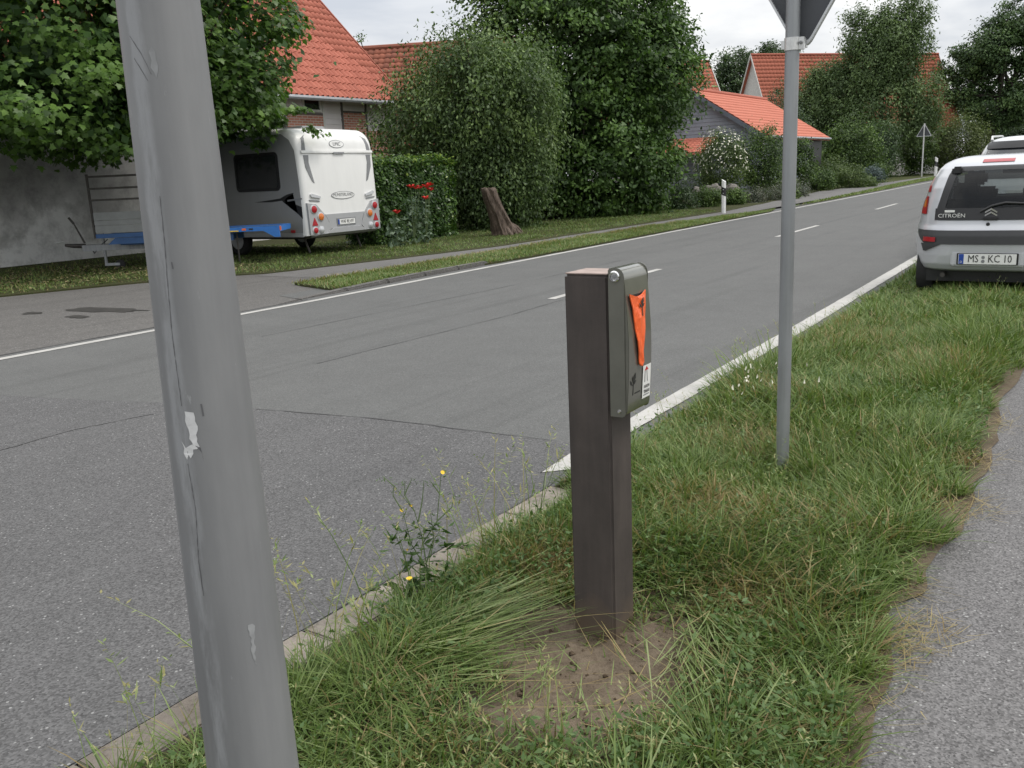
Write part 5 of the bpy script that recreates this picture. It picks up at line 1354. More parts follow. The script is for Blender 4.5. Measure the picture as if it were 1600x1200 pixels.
def shrub(name, label, loc, r, h, mat, n=2600, size=.06, seed=1, cat='shrub', group=None, flower=None, nfl=0, flat=.9, ncl=None, z0=.0):
    t = thing(name, label, cat, loc, 0, group)
    rx, ry = r if hasattr(r, '__len__') else (r, r)
    ell = [(0, 0, z0 + (h - z0) * .47, rx * .86, ry * .86, (h - z0) * .47)]
    ncl = ncl or max(10, n // 45)
    crown_mesh('leaves', ell, ncl, n // ncl, size, min(rx, ry) * .32, mat, t, seed, shell=.6, flat=flat)
    rg = np.random.default_rng(seed); b = MB()
    for k in range(5):
        a = rg.random() * 6.28; b.tube([(.04 * math.cos(a), .04 * math.sin(a), -.05), (.5 * rx * math.cos(a), .5 * ry * math.sin(a), h * .55)], [.02, .008], 5)
    b.build('stem', M['bark'], t)
    if flower is not None:
        d = unit(rg.normal(0, 1, (nfl * 2, 3))); d = d[(d[:, 2] > -.25)][:nfl]
        P = np.array([0, 0, z0 + (h - z0) * .5]) + d * np.array([rx, ry, (h - z0) * .5]) * (.90 + .14 * rg.random((len(d), 1)))
        nn, u, v = leaf_frames(P, d, rg, up=.3, outw=1.2, droop=-.8, rnd=.3)
        V, F = leaf_quads(P, nn, u, v, .115 * (.6 + .7 * rg.random(len(P))), .45)
        tag(link('blossom', np_mesh('blossom', V, F), flower, t), kind='stuff')
    return t

# --- maple over the wall and caravan
def maple_outline():
    h = [(.44, -.04), (.37, .19), (.64, .40), (.33, .46), (.24, .64)]
    return [(0, 0)] + h + [(0, 1.0)] + [(-x, y) for x, y in h[::-1]]
MO = np.array(maple_outline()); MC = np.array([[0, .36]])
mp = thing('maple_tree', 'broad dark green maple with lobed leaves hanging over the wall and caravan', 'tree', (-17.6, 12.6, 0))
rg = np.random.default_rng(42)
L0 = np.array([-17.6, 12.6, 0])
ml = [(.75, -1.5, 5.0, 3.2, 4.45, 2.9), (1.0, -2.4, 3.35, 2.9, 4.5, 1.15), (.6, -1.2, 6.2, 2.4, 3.2, 2.6), (1.1, 1.3, 4.35, 2.0, 2.2, 1.75), (1.9, .4, 3.4, 1.6, 2.0, .8)]
C, O = cluster_points(ml, 520, rg, .76, lump=.10)
extra = np.array([(-14.15, 13.75, 2.62), (-14.2, 13.95, 2.50), (-14.5, 13.35, 2.75), (-14.9, 13.1, 2.6), (-15.5, 12.9, 2.55), (-14.4, 13.0, 2.95), (-15.0, 12.8, 2.9), (-14.3, 13.6, 3.0), (-15.4, 12.9, 2.85), (-16.2, 12.5, 2.5), (-16.0, 12.7, 2.75), (-14.95, 13.15, 2.35)]) - L0
C = np.concatenate([C, extra]); O = np.concatenate([O, np.tile([.75, .3, -.2], (len(extra), 1))])
keepc = ~((C[:, 1] + 12.6 > 13.2) & (C[:, 0] - 17.6 < -13.9) & (C[:, 2] < 2.75) & (np.arange(len(C)) < len(C) - len(extra)))
C, O = C[keepc], O[keepc]
per = 78
crad = np.where(np.arange(len(C)) >= len(C) - len(extra), .26, .62)
off = rg.normal(0, .5, (len(C), per, 3)) * np.array([1, 1, .38])
P = (C[:, None] + off * crad[:, None, None]).reshape(-1, 3)
out_ = unit(np.repeat(O, per, 0) * .8 + off.reshape(-1, 3) * .5)
# keep leaves out of the caravan body and house wall
wx, wy, wz = P[:, 0] - 17.6, P[:, 1] + 12.6, P[:, 2]
ok = ~((wx < -14.1) & (wy > 13.42) & (wy < 15.9) & (wz < 2.78)) & (wx > -20.0)
lim = 14.75 + 1.30 * np.clip((wz - 3.3) / 1.2, 0, 1) - .9 * np.clip((wz - 4.7) / 1.0, 0, 1)
ok &= (wy * 16 / np.maximum(-wx, 8) < lim) | (np.arange(len(P)) >= (len(C) - len(extra)) * per)
P, out_ = P[ok], out_[ok]
n, u, v = leaf_frames(P, out_, rg, up=.75, outw=.75, droop=.55, rnd=.32)
sz = .112 * (.65 + .65 * rg.random(len(P)))
d2c = np.linalg.norm(P + L0 - CAM, axis=1) - .0 * P[:, 2]
inview = (P[:, 2] < 5.6) & (P[:, 1] > -4.6)
order = np.argsort(np.where(inview, d2c, 1e9))
crv = np.clip(np.repeat(rg.normal(.45, .14, len(C)), per)[ok] + rg.normal(0, .14, len(P)), 0, 1)
loc2 = np.concatenate([MC, MO])                 # centre + outline
def mverts(i):
    x, y = loc2[:, 0], loc2[:, 1] - .36
    cup = -.22 * (x ** 2 + y ** 2)
    return P[i][:, None] + (v[i][:, None] * x[None, :, None] + u[i][:, None] * y[None, :, None] + n[i][:, None] * cup[None, :, None]) * sz[i][:, None, None]
bulk = order[300:]
VV = mverts(bulk).reshape(-1, 3); nvp = len(loc2); ring = len(MO)
tri = np.array([[0, 1 + k, 1 + (k + 1) % ring] for k in range(ring)])
FF = (np.arange(len(bulk))[:, None, None] * nvp + tri[None]).reshape(-1, 3)
tag(link('crown', np_mesh('crown', VV, FF, False, {'rnd': np.repeat(crv[bulk], nvp)}), M['maple'], mp), kind='stuff')
x, y = loc2[:, 0], loc2[:, 1] - .36
lme = np_mesh('leaf', np.stack([x, y, -.22 * (x ** 2 + y ** 2)], 1), tri, False, {'rnd': np.full(nvp, .6)}); lme.materials.append(M['maple'])
for i in order[:300]:
    o = bpy.data.objects.new('leaf', lme); COL.objects.link(o); o.parent = mp
    mm = Matrix([[v[i][k], u[i][k], n[i][k], 0] for k in range(3)] + [[0, 0, 0, 1]]) @ Matrix.Scale(sz[i], 4); mm.translation = Vector(P[i]); o.matrix_local = mm
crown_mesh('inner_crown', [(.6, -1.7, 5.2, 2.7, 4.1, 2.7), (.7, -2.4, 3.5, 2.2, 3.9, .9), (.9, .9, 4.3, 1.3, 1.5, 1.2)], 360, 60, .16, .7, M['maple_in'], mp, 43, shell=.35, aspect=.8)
b = MB(); b.tube([(0, 0, -.1), (.05, -.02, .8), (.02, -.1, 1.9), (.15, -.3, 3.2), (.3, -.7, 5)], [.26, .19, .16, .13, .06], 12)
for i in np.random.default_rng(4).choice(len(C), 26, replace=False): limbs(b, (.05, -.12, 2.0 + .5 * rg.random()), [C[i]], .055, rg)
b.build('trunk', M['bark'], mp, smooth=True)

# --- weeping shrub, hornbeam
tree('weeping_tree', 'bushy grey green weeping tree behind the hedge and stump', 'tree', (-15.9, 22.2, 0), [(-.1, 0, 3.5, 2.75, 2.2, 1.75), (.15, .2, 2.1, 2.2, 1.8, 1.9), (.3, .3, 4.4, 1.7, 1.5, 1.0), (.5, -.3, 1.2, 1.6, 1.3, 1.1), (-1.5, -.3, 2.8, 1.9, 1.5, 1.3), (.2, .9, 1.3, 1.3, 1.3, 1.2)], 1000, 84, .115, .46, M['bushy'], 3.2, .12, seed=3, flat=1.5, shell=.62, droop=1.0, up=.4, aspect=.5, nl=14)
tree('hornbeam_tree', 'tall dense dark hornbeam standing in the middle of the background', 'tree', (-16.7, 29.6, 0), [(0, 0, 7.2, 3.9, 3.9, 3.6), (-.1, 0, 9.9, 2.9, 2.9, 3.4), (.2, -.1, 4.5, 4.1, 4.0, 2.7), (.5, -.1, 2.1, 3.6, 3.5, 2.2), (2.6, -.4, 5.0, 1.7, 1.7, 1.4), (1.6, -1.2, 1.5, 2.6, 2.4, 1.5)], 1650, 84, .165, .55, M['hornbeam'], 8.5, .28, seed=5, flat=.6, shell=.66, nl=30, droop=.3)

tree('background_tree', 'dark understorey tree between the weeping tree and the hornbeam', 'tree', (-18.2, 26.3, 0), [(0, 0, 1.8, 2.4, 1.8, 1.9), (.6, .3, 3.6, 2.2, 1.8, 1.8)], 260, 80, .14, .5, M['dkgreen'], 3.5, .12, seed=79)
# --- clipped hedge with rows of leaves, poppies, stump
hd = thing('hedge', 'clipped dark beech hedge between the caravan and the tree stump', 'hedge', (-15.15, 16.15, 0))
rg = np.random.default_rng(8)
def boxleaf(n, face):
    a, b_ = rg.random(n), rg.random(n); dep = np.abs(rg.normal(0, .11, n))
    L, D, H = 3.15, 1.1, 1.98
    bump = .16 * (vn(a * 4, b_ * 4, 1.6, 50) - .5)
    if face == 'front': P = np.stack([.55 - dep + bump, a * L, .02 + b_ * H], 1); o = np.array([1, 0, 0])
    elif face == 'near': P = np.stack([.55 - a * D, dep + bump * .6, .02 + b_ * H], 1); o = np.array([0, -1, 0])
    elif face == 'far': P = np.stack([.55 - a * D, L - dep + bump, .02 + b_ * H], 1); o = np.array([0, 1, 0])
    else: P = np.stack([.55 - a * D, b_ * L, H - dep + bump * 1.0 + .06 * rg.random(n) ** 4 * 3], 1); o = np.array([0, 0, 1])
    return P, np.tile(o, (n, 1)).astype(float)
parts_ = [boxleaf(9500, 'front'), boxleaf(2600, 'near'), boxleaf(3400, 'far'), boxleaf(5200, 'top')]
P = np.concatenate([p[0] for p in parts_]); O = np.concatenate([p[1] for p in parts_])
n, u, v = leaf_frames(P, O, rg, up=.55, outw=.8, droop=.5, rnd=.5)
V, F = leaf_quads(P, n, u, v, .095 * (.6 + .7 * rg.random(len(P))), .62)
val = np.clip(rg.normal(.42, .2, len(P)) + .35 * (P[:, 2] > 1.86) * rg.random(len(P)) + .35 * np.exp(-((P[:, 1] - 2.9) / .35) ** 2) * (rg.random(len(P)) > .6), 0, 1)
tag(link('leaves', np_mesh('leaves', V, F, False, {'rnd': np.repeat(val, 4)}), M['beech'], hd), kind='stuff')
b = MB()
for k in range(16): yy = .1 + k * .2; b.tube([(0, yy, -.05), (.05 * rg.normal(), yy + .05 * rg.normal(), 1.6)], [.03, .012], 5)
b.build('stem', M['bark'], hd)
core = MB(); core.bb((-.42, .16, .1), (.34, 2.96, 1.78)); core.build('dark_core', M['bark'], hd)  # solid dark box standing in for the shade inside the hedge

def poppy(x, y, heads, lab):
    t = thing('poppy_plant', lab, 'flower', (x, y, 0), 0, 'red poppies before the hedge')
    rg = np.random.default_rng(int(abs(x * 100 + y * 10))); 
    for hx, hy, hz in heads:
        MB().tube([(0, 0, 0), (hx * .6, hy * .6, hz * .6), (hx, hy, hz)], [.012, .009, .006], 5).build('stem', M['stalk'], t)
        b = MB()
        for k in range(6):
            a = 2 * math.pi * k / 6; c, s = math.cos(a), math.sin(a); r = .085 + .02 * rg.random(); zz = .05 * rg.random()
            b.add([(0, 0, -.01), (c * r * .7 - s * r * .55, s * r * .7 + c * r * .55, .035 + zz), (c * r * 1.05, s * r * 1.05, .02 + zz), (c * r * .7 + s * r * .55, s * r * .7 - c * r * .55, .035 + zz)], [(0, 1, 2, 3)])
        o = b.build('flower', M['poppy'], t); o.location = (hx, hy, hz)
    hmax = max(h[2] for h in heads)
    n_ = 160; P = np.stack([rg.normal(0, .10, n_), rg.normal(0, .14, n_), rg.random(n_) * hmax * .80 + .04], 1)
    n, u, v = leaf_frames(P, unit(P * [1, 1, 0] + 1e-4), rg, up=.5, outw=.7, droop=.4, rnd=.5)
    V, F = leaf_quads(P, n, u, v, .15 * (.5 + .7 * rg.random(n_)), .5)
    tag(link('leaves', np_mesh('leaves', V, F, False, {'rnd': np.repeat(rg.random(n_), 4)}), M['poppyleaf'], t), kind='stuff')
poppy(-14.0, 16.72, [(.2, -.22, 1.33), (.25, -.1, 1.30), (.2, .10, 1.30)], 'grey leaved poppy with the tallest cluster of red blooms before the hedge')
poppy(-13.95, 17.1, [(.2, -.1, 1.31), (.22, .02, 1.36), (.2, .06, 1.24), (.3, -.28, 1.05)], 'red poppy with blooms at two heights nearest the hedge end')
poppy(-13.75, 15.82, [(.1, -.05, .78)], 'short single red poppy close to the caravan')
stp = thing('tree_stump', 'leaning grey brown tree stump with flared roots beside the hedge', 'stump', (-13.35, 19.55, 0))
ns = 48; prof_ = [((.02, .12, -.05), .46, .33), ((0, .05, .10), .40, .30), ((0, -.08, .28), .33, .26), ((.02, -.22, .5), .275, .23), ((.03, -.38, .75), .24, .205), ((.04, -.52, .98), .225, .19), ((.05, -.62, 1.16), .215, .185), ((.05, -.66, 1.22), .185, .155), ((.05, -.66, 1.205), .10, .08), ((.05, -.665, 1.21), .02, .02)]
b = MB(); kk = np.linspace(0, 7, 36).tolist() + [8, 9]; A_ = np.array([[*c, ra, rb] for c, ra, rb in prof_])
for q in kk:
    cx, cy, cz, ra, rb = [float(np.interp(q, np.arange(len(A_)), A_[:, i])) for i in range(5)]
    for k in range(ns):
        a = 2 * math.pi * k / ns
        f = 1 + .30 * (float(vn(1.6 * math.cos(a) + 5, 1.6 * math.sin(a) + cz * .9, 1.6, 60)) - .5) + .16 * (float(vn(a * 5 + 40, cz * 1.6, 1.0, 62)) - .5) + .12 * (float(vn(a * 12 + 40, cz * 5, 1.0, 63)) - .5) + .10 * math.sin(5 * a + cz * 2) * max(0, .6 - cz)
        b.v.append((cx + rb * f * math.cos(a), cy + ra * f * math.sin(a), cz + .06 * (float(vn(3 * math.cos(a) + 9, 3 * math.sin(a) + 9, 2, 61)) - .5)))
for i in range(len(kk) - 1):
    for k in range(ns): b.f.append((i * ns + k, i * ns + (k + 1) % ns, (i + 1) * ns + (k + 1) % ns, (i + 1) * ns + k))
b.build('wood', M['stump'], stp, smooth=True)
b = MB()
for yy, x1 in ((.28, .2), (.42, .05), (.1, .3), (.35, -.1), (.2, .32), (.5, .14), (-.1, .3)): b.tube([(0, yy * .4, .28), (x1 * .7, yy, .16), (x1 * 1.3, yy * 1.45, -.03)], [.10, .07, .03], 7)
b.build('root', M['stump'], stp, smooth=True)

# --- garden in front of the boarded house
shrub('flowering_shrub', 'rounded shrub covered with cream blossom in front of the boarded house', (-15.2, 40.0, 0), (1.25, 1.1), 3.25, M['laurel'], 11000, .09, 21, flower=M['blossom'], nfl=420)
shrub('garden_shrub', 'dark green round shrub just right of the cream flowering shrub', (-14.25, 42.6, 0), (1.15, 1.05), 3.5, M['shrub'], 11000, .10, 22)
shrub('garden_shrub', 'loose shrub at the corner of the boarded house behind the sign pole', (-14.0, 47.2, 0), (1.1, .9), 3.05, M['shrub'], 6500, .12, 23)
shrub('garden_shrub', 'dark low shrub under the flowering shrub beside the gable', (-16.2, 40.6, 0), (1.0, .8), 1.5, M['dkgreen'], 2600, .08, 24)
lowl = [('box_shrub', 'clipped low box shrub at the foot of the hornbeam', -13.85, 32.2, .62, .86, 'dkgreen'), ('box_shrub', 'wider clipped box shrub left of the delineator post', -13.35, 33.8, .62, .74, 'shrub'),
        ('box_shrub', 'small box shrub behind the delineator post', -12.85, 35.3, .5, .62, 'shrub')]
for k, (nm, lab, x, y, r, h, mt) in enumerate(lowl): shrub(nm, lab, (x, y, 0), r, h, M[mt], 4200, .07, 30 + k, group='low box shrubs along the path')
lav = [(-12.6, 37.0, .55, .62, 'grey lavender clump first along the garden path'), (-12.4, 39.0, .6, .6, 'lavender clump between the box shrub and the golden plants'), (-12.5, 41.2, .65, .62, 'lavender clump in front of the round dark shrub'), (-12.7, 43.4, .7, .7, 'brownish lavender clump nearest the sign pole')]
for k, (x, y, r, h, lab) in enumerate(lav): shrub('lavender', lab, (x, y, 0), r, h, M['lavender'], 1500, .07, 40 + k, cat='plant', group='lavender along the garden path', flat=1.4)
for k, (x, y, r, h, mt, lab) in enumerate([(-12.1, 40.2, .4, .38, 'laurel', 'bright green ground plant left of the sign pole'), (-13.7, 44.5, .8, .9, 'laurel', 'pale green plant under the boarded house corner'), (-13.9, 51.5, .95, 1.15, 'shrub', 'rounded clipped shrub first to the right of the sign pole'), (-13.2, 55.5, 1.05, 1.15, 'laurel', 'pale mounded shrub in front of the tall shrubbery'), (-14.8, 57.5, 1.3, 1.8, 'laurel', 'upright pale shrub behind the clipped mounds'),
        (-13.3, 61, .8, 1.15, 'bluish', 'small blue grey dwarf conifer by the far path'), (-12.9, 57, .8, .55, 'laurel', 'bright low plant at the driveway edge'), (-14.3, 66, 1.2, 1.5, 'shrub', 'dark low shrub behind the dwarf conifer')]):
    shrub('garden_shrub', lab, (x, y, 0), r, h, M[mt], 4200, .10, 50 + k)
shrub('garden_shrub', 'big bushy shrub between the willow foot and the orange roof', (-15.9, 66.5, 0), (2.3, 1.6), 4.4, M['shrub'], 15000, .15, 61)
shrub('garden_shrub', 'dark shrub below the willow left of the warning sign', (-17.4, 81, 0), (2.1, 1.6), 4.8, M['dkgreen'], 15000, .17, 62)
shrub('hedge', 'pale feathery hedge behind the warning sign', (-13.4, 97, 0), (2.9, 2.2), 4.9, M['lighthedge'], 22000, .16, 63, cat='hedge', flat=1.6)
shrub('garden_shrub', 'dark bush right beside the warning sign pole', (-16.4, 94, 0), (1.6, 1.4), 4.4, M['shrub'], 9000, .17, 64)
shrub('garden_shrub', 'dark shrubbery behind the parked cars', (-8.5, 112, 0), (4.5, 2), 5.2, M['dkgreen'], 14000, .24, 65)
tree('willow_tree', 'tall airy grey green willow in front of the long red roof', 'tree', (-19.3, 90.6, 0), [(1.18 * a, 1.0 * b_, 1.18 * c, 1.18 * d, e, 1.18 * f_) for a, b_, c, d, e, f_ in [(0, 0, 4.6, 4.0, 3, 4.2), (-.2, 0, 8.6, 2.7, 2.4, 2.4), (1.2, 0, 9.2, 2.3, 2, 2.8), (-1.5, 0, 10.6, 1.5, 1.4, 1.8), (2.3, .2, 11.6, 1.15, 1, 2.1), (.3, 0, 11.0, 1.1, 1, 1.9), (-3.6, .3, 4.6, 2.6, 2, 3.8), (-2.9, .2, 7.4, 2.2, 1.8, 2.0), (3.0, .1, 5.2, 1.5, 1.6, 2.6), (-4.6, .2, 3.2, 1.9, 1.6, 2.4), (-4.3, .2, 5.6, 1.7, 1.5, 1.9), (-5.6, 0, 4.2, 1.7, 1.5, 2.8), (-5.3, 0, 6.6, 1.5, 1.4, 1.6)]], 1250, 84, .27, .80, M['willow'], 10.5, .22, seed=71, flat=1.2, shell=.5, nl=34, droop=.5, up=.3, aspect=.4)
tree('oak_tree', 'large spreading dark oak at the far right above the cars', 'tree', (-11.6, 106, 0), [(.2, 0, 11.5, 4.9, 3.5, 2.0), (1.8, 0, 14.0, 3.2, 2.5, 2.2), (-2.2, 0, 10.2, 2.6, 2, 2.0), (.5, 0, 6.4, 5.2, 3.5, 2.3), (4.2, 0, 9.6, 3.0, 2, 2.0), (-2.8, 0, 7.2, 2.2, 2, 1.6)], 620, 96, .27, .85, M['oak'], 12, .48, seed=72, flat=.6, shell=.45, nl=40)
tree('background_tree', 'dark rounded tree between the two far red roofs', 'tree', (-40.3, 110, 0), [(0, 0, 10.5, 3.9, 3, 4.0), (.5, 0, 13.2, 2.6, 2.2, 2.2), (-2, 0, 10, 2.6, 2, 2.2)], 220, 80, .30, 1.0, M['dkgreen'], 9, .4, seed=73)
tree('background_tree', 'far dark treetop just above the long red ridge by the sign', 'tree', (-41.6, 130, 0), [(0, 0, 14.6, 3.2, 3, 3.2)], 110, 80, .34, 1.0, M['dkgreen'], 12, .4, seed=74)
tree('garden_tree', 'small dark tree between the orange roof and the sign pole', 'tree', (-19.3, 61.5, 0), [(0, 0, 4.9, 1.3, 1.2, 1.8), (.6, 0, 3.8, 1.4, 1.2, 1.5)], 110, 60, .13, .5, M['dkgreen'], 4, .12, seed=75)
tree('background_tree', 'broad dark tree behind the white tall car', 'tree', (-7, 121, 0), [(0, 0, 5, 6.5, 3, 4.2)], 190, 70, .34, 1.2, M['dkgreen'], 5, .4, seed=76)
tree('sapling', 'slim young tree peeking over the farmhouse verge', 'tree', (-29.6, 32.6, 0), [(0, 0, 6.6, .42, .42, 1.5), (.5, .2, 5.2, .8, .6, 1.2)], 40, 36, .12, .26, M['hornbeam'], 7.6, .06, seed=77)
tree('background_tree', 'dark tree crown showing past the right edge of the hornbeam', 'tree', (-17.2, 36.5, 0), [(.6, 0, 6.6, 1.5, 1.4, 1.5), (0, 0, 4.5, 1.8, 1.6, 1.8)], 120, 60, .15, .5, M['oak'], 6, .16, seed=78)
for k, (x, lab) in enumerate([(-15.0, 'leftmost pale field stone in the row below the cream flowering shrub'), (-14.62, 'second pale field stone from the left below the cream flowering shrub'), (-14.25, 'middle pale field stone of the row below the cream flowering shrub'), (-13.9, 'second pale field stone from the right below the cream flowering shrub'), (-13.55, 'rightmost pale field stone in the row below the cream flowering shrub')]):
    bm = bmesh.new(); bmesh.ops.create_icosphere(bm, subdivisions=3, radius=.30)
    for vtx in bm.verts: vtx.co *= 1 + .5 * (float(vn(vtx.co.x * 5 + k * 3, vtx.co.y * 5 + vtx.co.z * 4, 1.2, 66)) - .5); vtx.co.z *= 1.05; vtx.co = Vector([round(c / .11) * .05 + c * .55 for c in vtx.co])
    me = bpy.data.meshes.new('field_stone'); bm.to_mesh(me); bm.free()
    o = link('field_stone', me, M['rock']); o.location = (x, 36.9 + .1 * (k % 2), .40 + .05 * (k % 3)); o.rotation_euler = (0, 0, k * 1.7)
    tag(o, lab, 'rock', 'field stones below the flowering shrub')

# ------------------------------------------------------------------ grass
def blades(x, y, z, h, wd, az, lean, curve, rnd, dry, low=False):
    n = len(x); T = np.array([0, .55, 1.0] if low else [0, .38, .72, 1.0]); Wd = np.array([1, .8, .6]); nv = 5 if low else 7
    d = np.stack([np.cos(az), np.sin(az), 0 * az], 1); s = np.stack([-np.sin(az), np.cos(az), 0 * az], 1)
    tw = np.random.default_rng(n).normal(0, .6, n); s = s * np.cos(tw)[:, None] + d * np.sin(tw)[:, None]
    base = np.stack([x, y, z], 1); V = np.zeros((n, nv, 3))
    for i, t in enumerate(T):
        hor = h * (lean * t + curve * t * t); ver = h * (t * np.sqrt(np.clip(1 - (lean * .8) ** 2, .08, 1)) - .45 * curve * t * t)
        c = base + d * hor[:, None]; c[:, 2] = np.maximum(z + ver, z + .004)
        if i < len(T) - 1: V[:, 2 * i] = c - s * (wd * Wd[i] * .5)[:, None]; V[:, 2 * i + 1] = c + s * (wd * Wd[i] * .5)[:, None]
        else: V[:, nv - 1] = c
    t = np.array([[0, 1, 3], [0, 3, 2], [2, 3, 4]] if low else [[0, 1, 3], [0, 3, 2], [2, 3, 5], [2, 5, 4], [4, 5, 6]])
    F = (np.arange(n)[:, None, None] * nv + t).reshape(-1, 3)
    return V.reshape(-1, 3), F, np.repeat(rnd, nv), np.repeat(dry, nv)
def field(name, x, y, z, h, wd, seed, dryp, lean=(.25, .5), curve=.35, flow=.6, rndm=.45, low=True):
    rg = np.random.default_rng(seed); n = len(x)
    az = 2 * np.pi * (vn(x, y, flow, seed) * 2.0) + rg.normal(0, 1.5, n)
    ln = np.clip(rg.normal(lean[0] + .5 * (vn(x, y, 2.2, seed + 1) - .3), lean[1] * .5, n), 0, 1.05)
    cv_ = np.clip(rg.normal(curve, .2, n), 0, .9)
    rnd = np.clip(rg.normal(rndm, .2, n), 0, 1)
    dry = (rg.random(n) < dryp).astype(float) * np.clip(rg.normal(.8, .2, n), 0, 1)
    V, F, a, b_ = blades(x, y, z, h, wd, az, ln, cv_, rnd, dry, low)
    return V, F, a, b_
def stuff(name, chunks, mat, kind='stuff', parent=None):
    V = []; F = []; A = []; D = []; b_ = 0
    for v_, f_, a_, d_ in chunks: V.append(v_); F.append(f_ + b_); A.append(a_); D.append(d_); b_ += len(v_)
    return tag(link(name, np_mesh(name, np.concatenate(V), np.concatenate(F), False, {'rnd': np.concatenate(A), 'dry': np.concatenate(D)}), mat, parent), kind=kind)
rg = np.random.default_rng(99)
dryspots = [(-.92, 2.72, .17, .9), (-1.62, 2.62, .22, .75), (-1.55, 4.4, .25, .45), (-1.0, 6.5, .4, .3), (-1.7, 7.2, .4, .4), (-.8, 3.4, .18, .4), (-1.30, 3.35, .26, .75), (-.50, 2.75, .12, .9), (-.47, 3.9, .12, .9), (-.52, 2.1, .10, .6), (-1.75, 5.4, .3, .35), (-.48, 4.6, .1, .7), (-1.25, 1.72, .3, .25), (-2.0, 8.0, .5, .3)]
def drymap(x, y):
    d = .04 + .12 * np.clip(vn(x, y, .9, 70) - .62, 0, 1) * 3
    for cx, cy, r, s in dryspots: d = d + s * np.exp(-((x - cx) ** 2 + (y - cy) ** 2) / (r * r))
    return d
def verge_grass(y0, y1, n, hm, wd, seed, edge=.0):
    rg = np.random.default_rng(seed)
    y = y0 + (y1 - y0) * rg.random(n); u = rg.random(n)
    a, b_ = vl(y), pe(y)
    x = a + np.where(y < 3.48, .035, .005) + (b_ - a - .03) * u
    dm = dirtmask(x, y)
    keep = (rg.random(n) > dm * .97) & (rg.random(n) < .45 + 1.1 * vn(x, y, 2.4, 83))
    # thin the ragged outer fringe next to the road line
    keep &= ~((y > 3.5) & (u < .10) & (rg.random(n) > .25 + 4 * u))
    # bald and short strip where the car wheels and path edge are
    x, y, u = x[keep], y[keep], u[keep]; n = len(x)
    hh = hm * (.45 + .75 * vn(x, y, 1.3, 80) + .35 * vn(x, y, 5, 81)) * (.55 + .7 * rg.random(n))
    eb = np.clip(np.minimum(u, 1 - u) / .14, 0, 1); hh *= .38 + .62 * eb
    fr_ = (rg.random(n) > .85 * np.clip((u - .94) / .04, 0, 1)); x, y, u, hh = x[fr_], y[fr_], u[fr_], hh[fr_]; n = len(x)
    hh *= 1 - .55 * np.clip((2.3 - np.abs(0)) * 0, 0, 1)
    hh *= 1 - .75 * np.exp(-(((x + 1.75) / .35) ** 2 + ((y - 10.2) / .9) ** 2))
    hh *= 1 - .6 * np.exp(-(((x + 1.15) / .28) ** 2 + ((y - 3.85) / .35) ** 2))
    dd = ((x + 1.22) / .62) ** 2 + ((y - 2.25) / .7) ** 2; hh *= np.clip(.35 + .65 * dd, .35, 1)
    return field('g', x, y, vz(x, y), hh, wd * (.6 + .7 * rg.random(n)), seed, drymap(x, y), lean=(.46, .75), curve=.36, low=y0 > 7)
G = [verge_grass(.35, 2.6, 34000, .095, .0056, 101), verge_grass(2.4, 4.6, 38000, .135, .0062, 102), verge_grass(4.6, 8, 38000, .165, .0085, 103), verge_grass(8, 14, 26000, .165, .012, 104), verge_grass(14, 40, 16000, .14, .02, 105)]
stuff('grass', G, M['grass'])
# clumps hanging over kerb and path edge, and tall tufts
def tuft(cx, cy, r, n, h, wd, seed, spread=.55, dryp=.05, z=None):
    rg = np.random.default_rng(seed); a = rg.random(n) * 6.283; rr_ = r * np.sqrt(rg.random(n))
    x = cx + rr_ * np.cos(a); y = cy + rr_ * np.sin(a)
    az = a + rg.normal(0, .5, n); ln = np.clip(rg.normal(spread * .6, .2, n), .02, .95)
    return blades(x, y, vz(x, y) if z is None else 0 * x + z, h * (.5 + .6 * rg.random(n)), wd * (.6 + .7 * rg.random(n)), az, ln, np.clip(rg.normal(.45, .2, n), 0, .9), np.clip(rg.normal(.5, .2, n), 0, 1), (rg.random(n) < dryp) * .85)
T_ = []
rgt = np.random.default_rng(200)
for k in range(120):
    y = .9 + 9 * rgt.random() ** 1.5; side = rgt.random()
    x = float(vl(np.array(y))) + .13 if side < .15 else (float(pe(np.array(y))) - .07 if side < .55 else float(vl(np.array(y))) + (float(pe(np.array(y))) - float(vl(np.array(y)))) * rgt.random())
    if ((x + 1.22) / .55) ** 2 + ((y - 2.1) / .68) ** 2 < 1 or (.15 <= side < .55 and k % 3): continue
    if abs(x + 1.2) < .25 and abs(y - .9) < .3: continue
    T_.append(tuft(x, y, .05 + .05 * rgt.random(), 60 + int(60 * rgt.random()), (.12 + .09 * rgt.random()) * (.62 if side > .3 and side < .55 else 1), .0045 + .0004 * y, 300 + k, .7, .06))
for k, (x, y, h, n_) in enumerate([(-1.86, 2.12, .15, 150), (-1.78, 1.92, .18, 160), (-1.82, 2.35, .13, 140), (-1.70, 1.7, .18, 150), (-1.88, 2.75, .13, 100), (-1.66, 2.0, .18, 140), (-1.22, 4.25, .16, 150), (-1.38, 4.05, .12, 100), (-1.08, 4.05, .12, 100), (-1.9, 6.2, .30, 70), (-2.0, 5.9, .32, 60), (-1.95, 5.5, .30, 60), (-.9, 11.2, .34, 170), (-.6, 11.0, .36, 170), (-.2, 11.1, .34, 170), (-1.2, 11.3, .28, 150), (-1.05, 10.7, .30, 160), (-.45, 10.5, .34, 160), (-.75, 1.55, .22, 140), (-.72, 1.9, .2, 120)]):
    T_.append(tuft(x, y, .10, n_, h, .005 + .0005 * y, 500 + k, .6, .05))
stuff('tall_grass', T_, M['grass'])
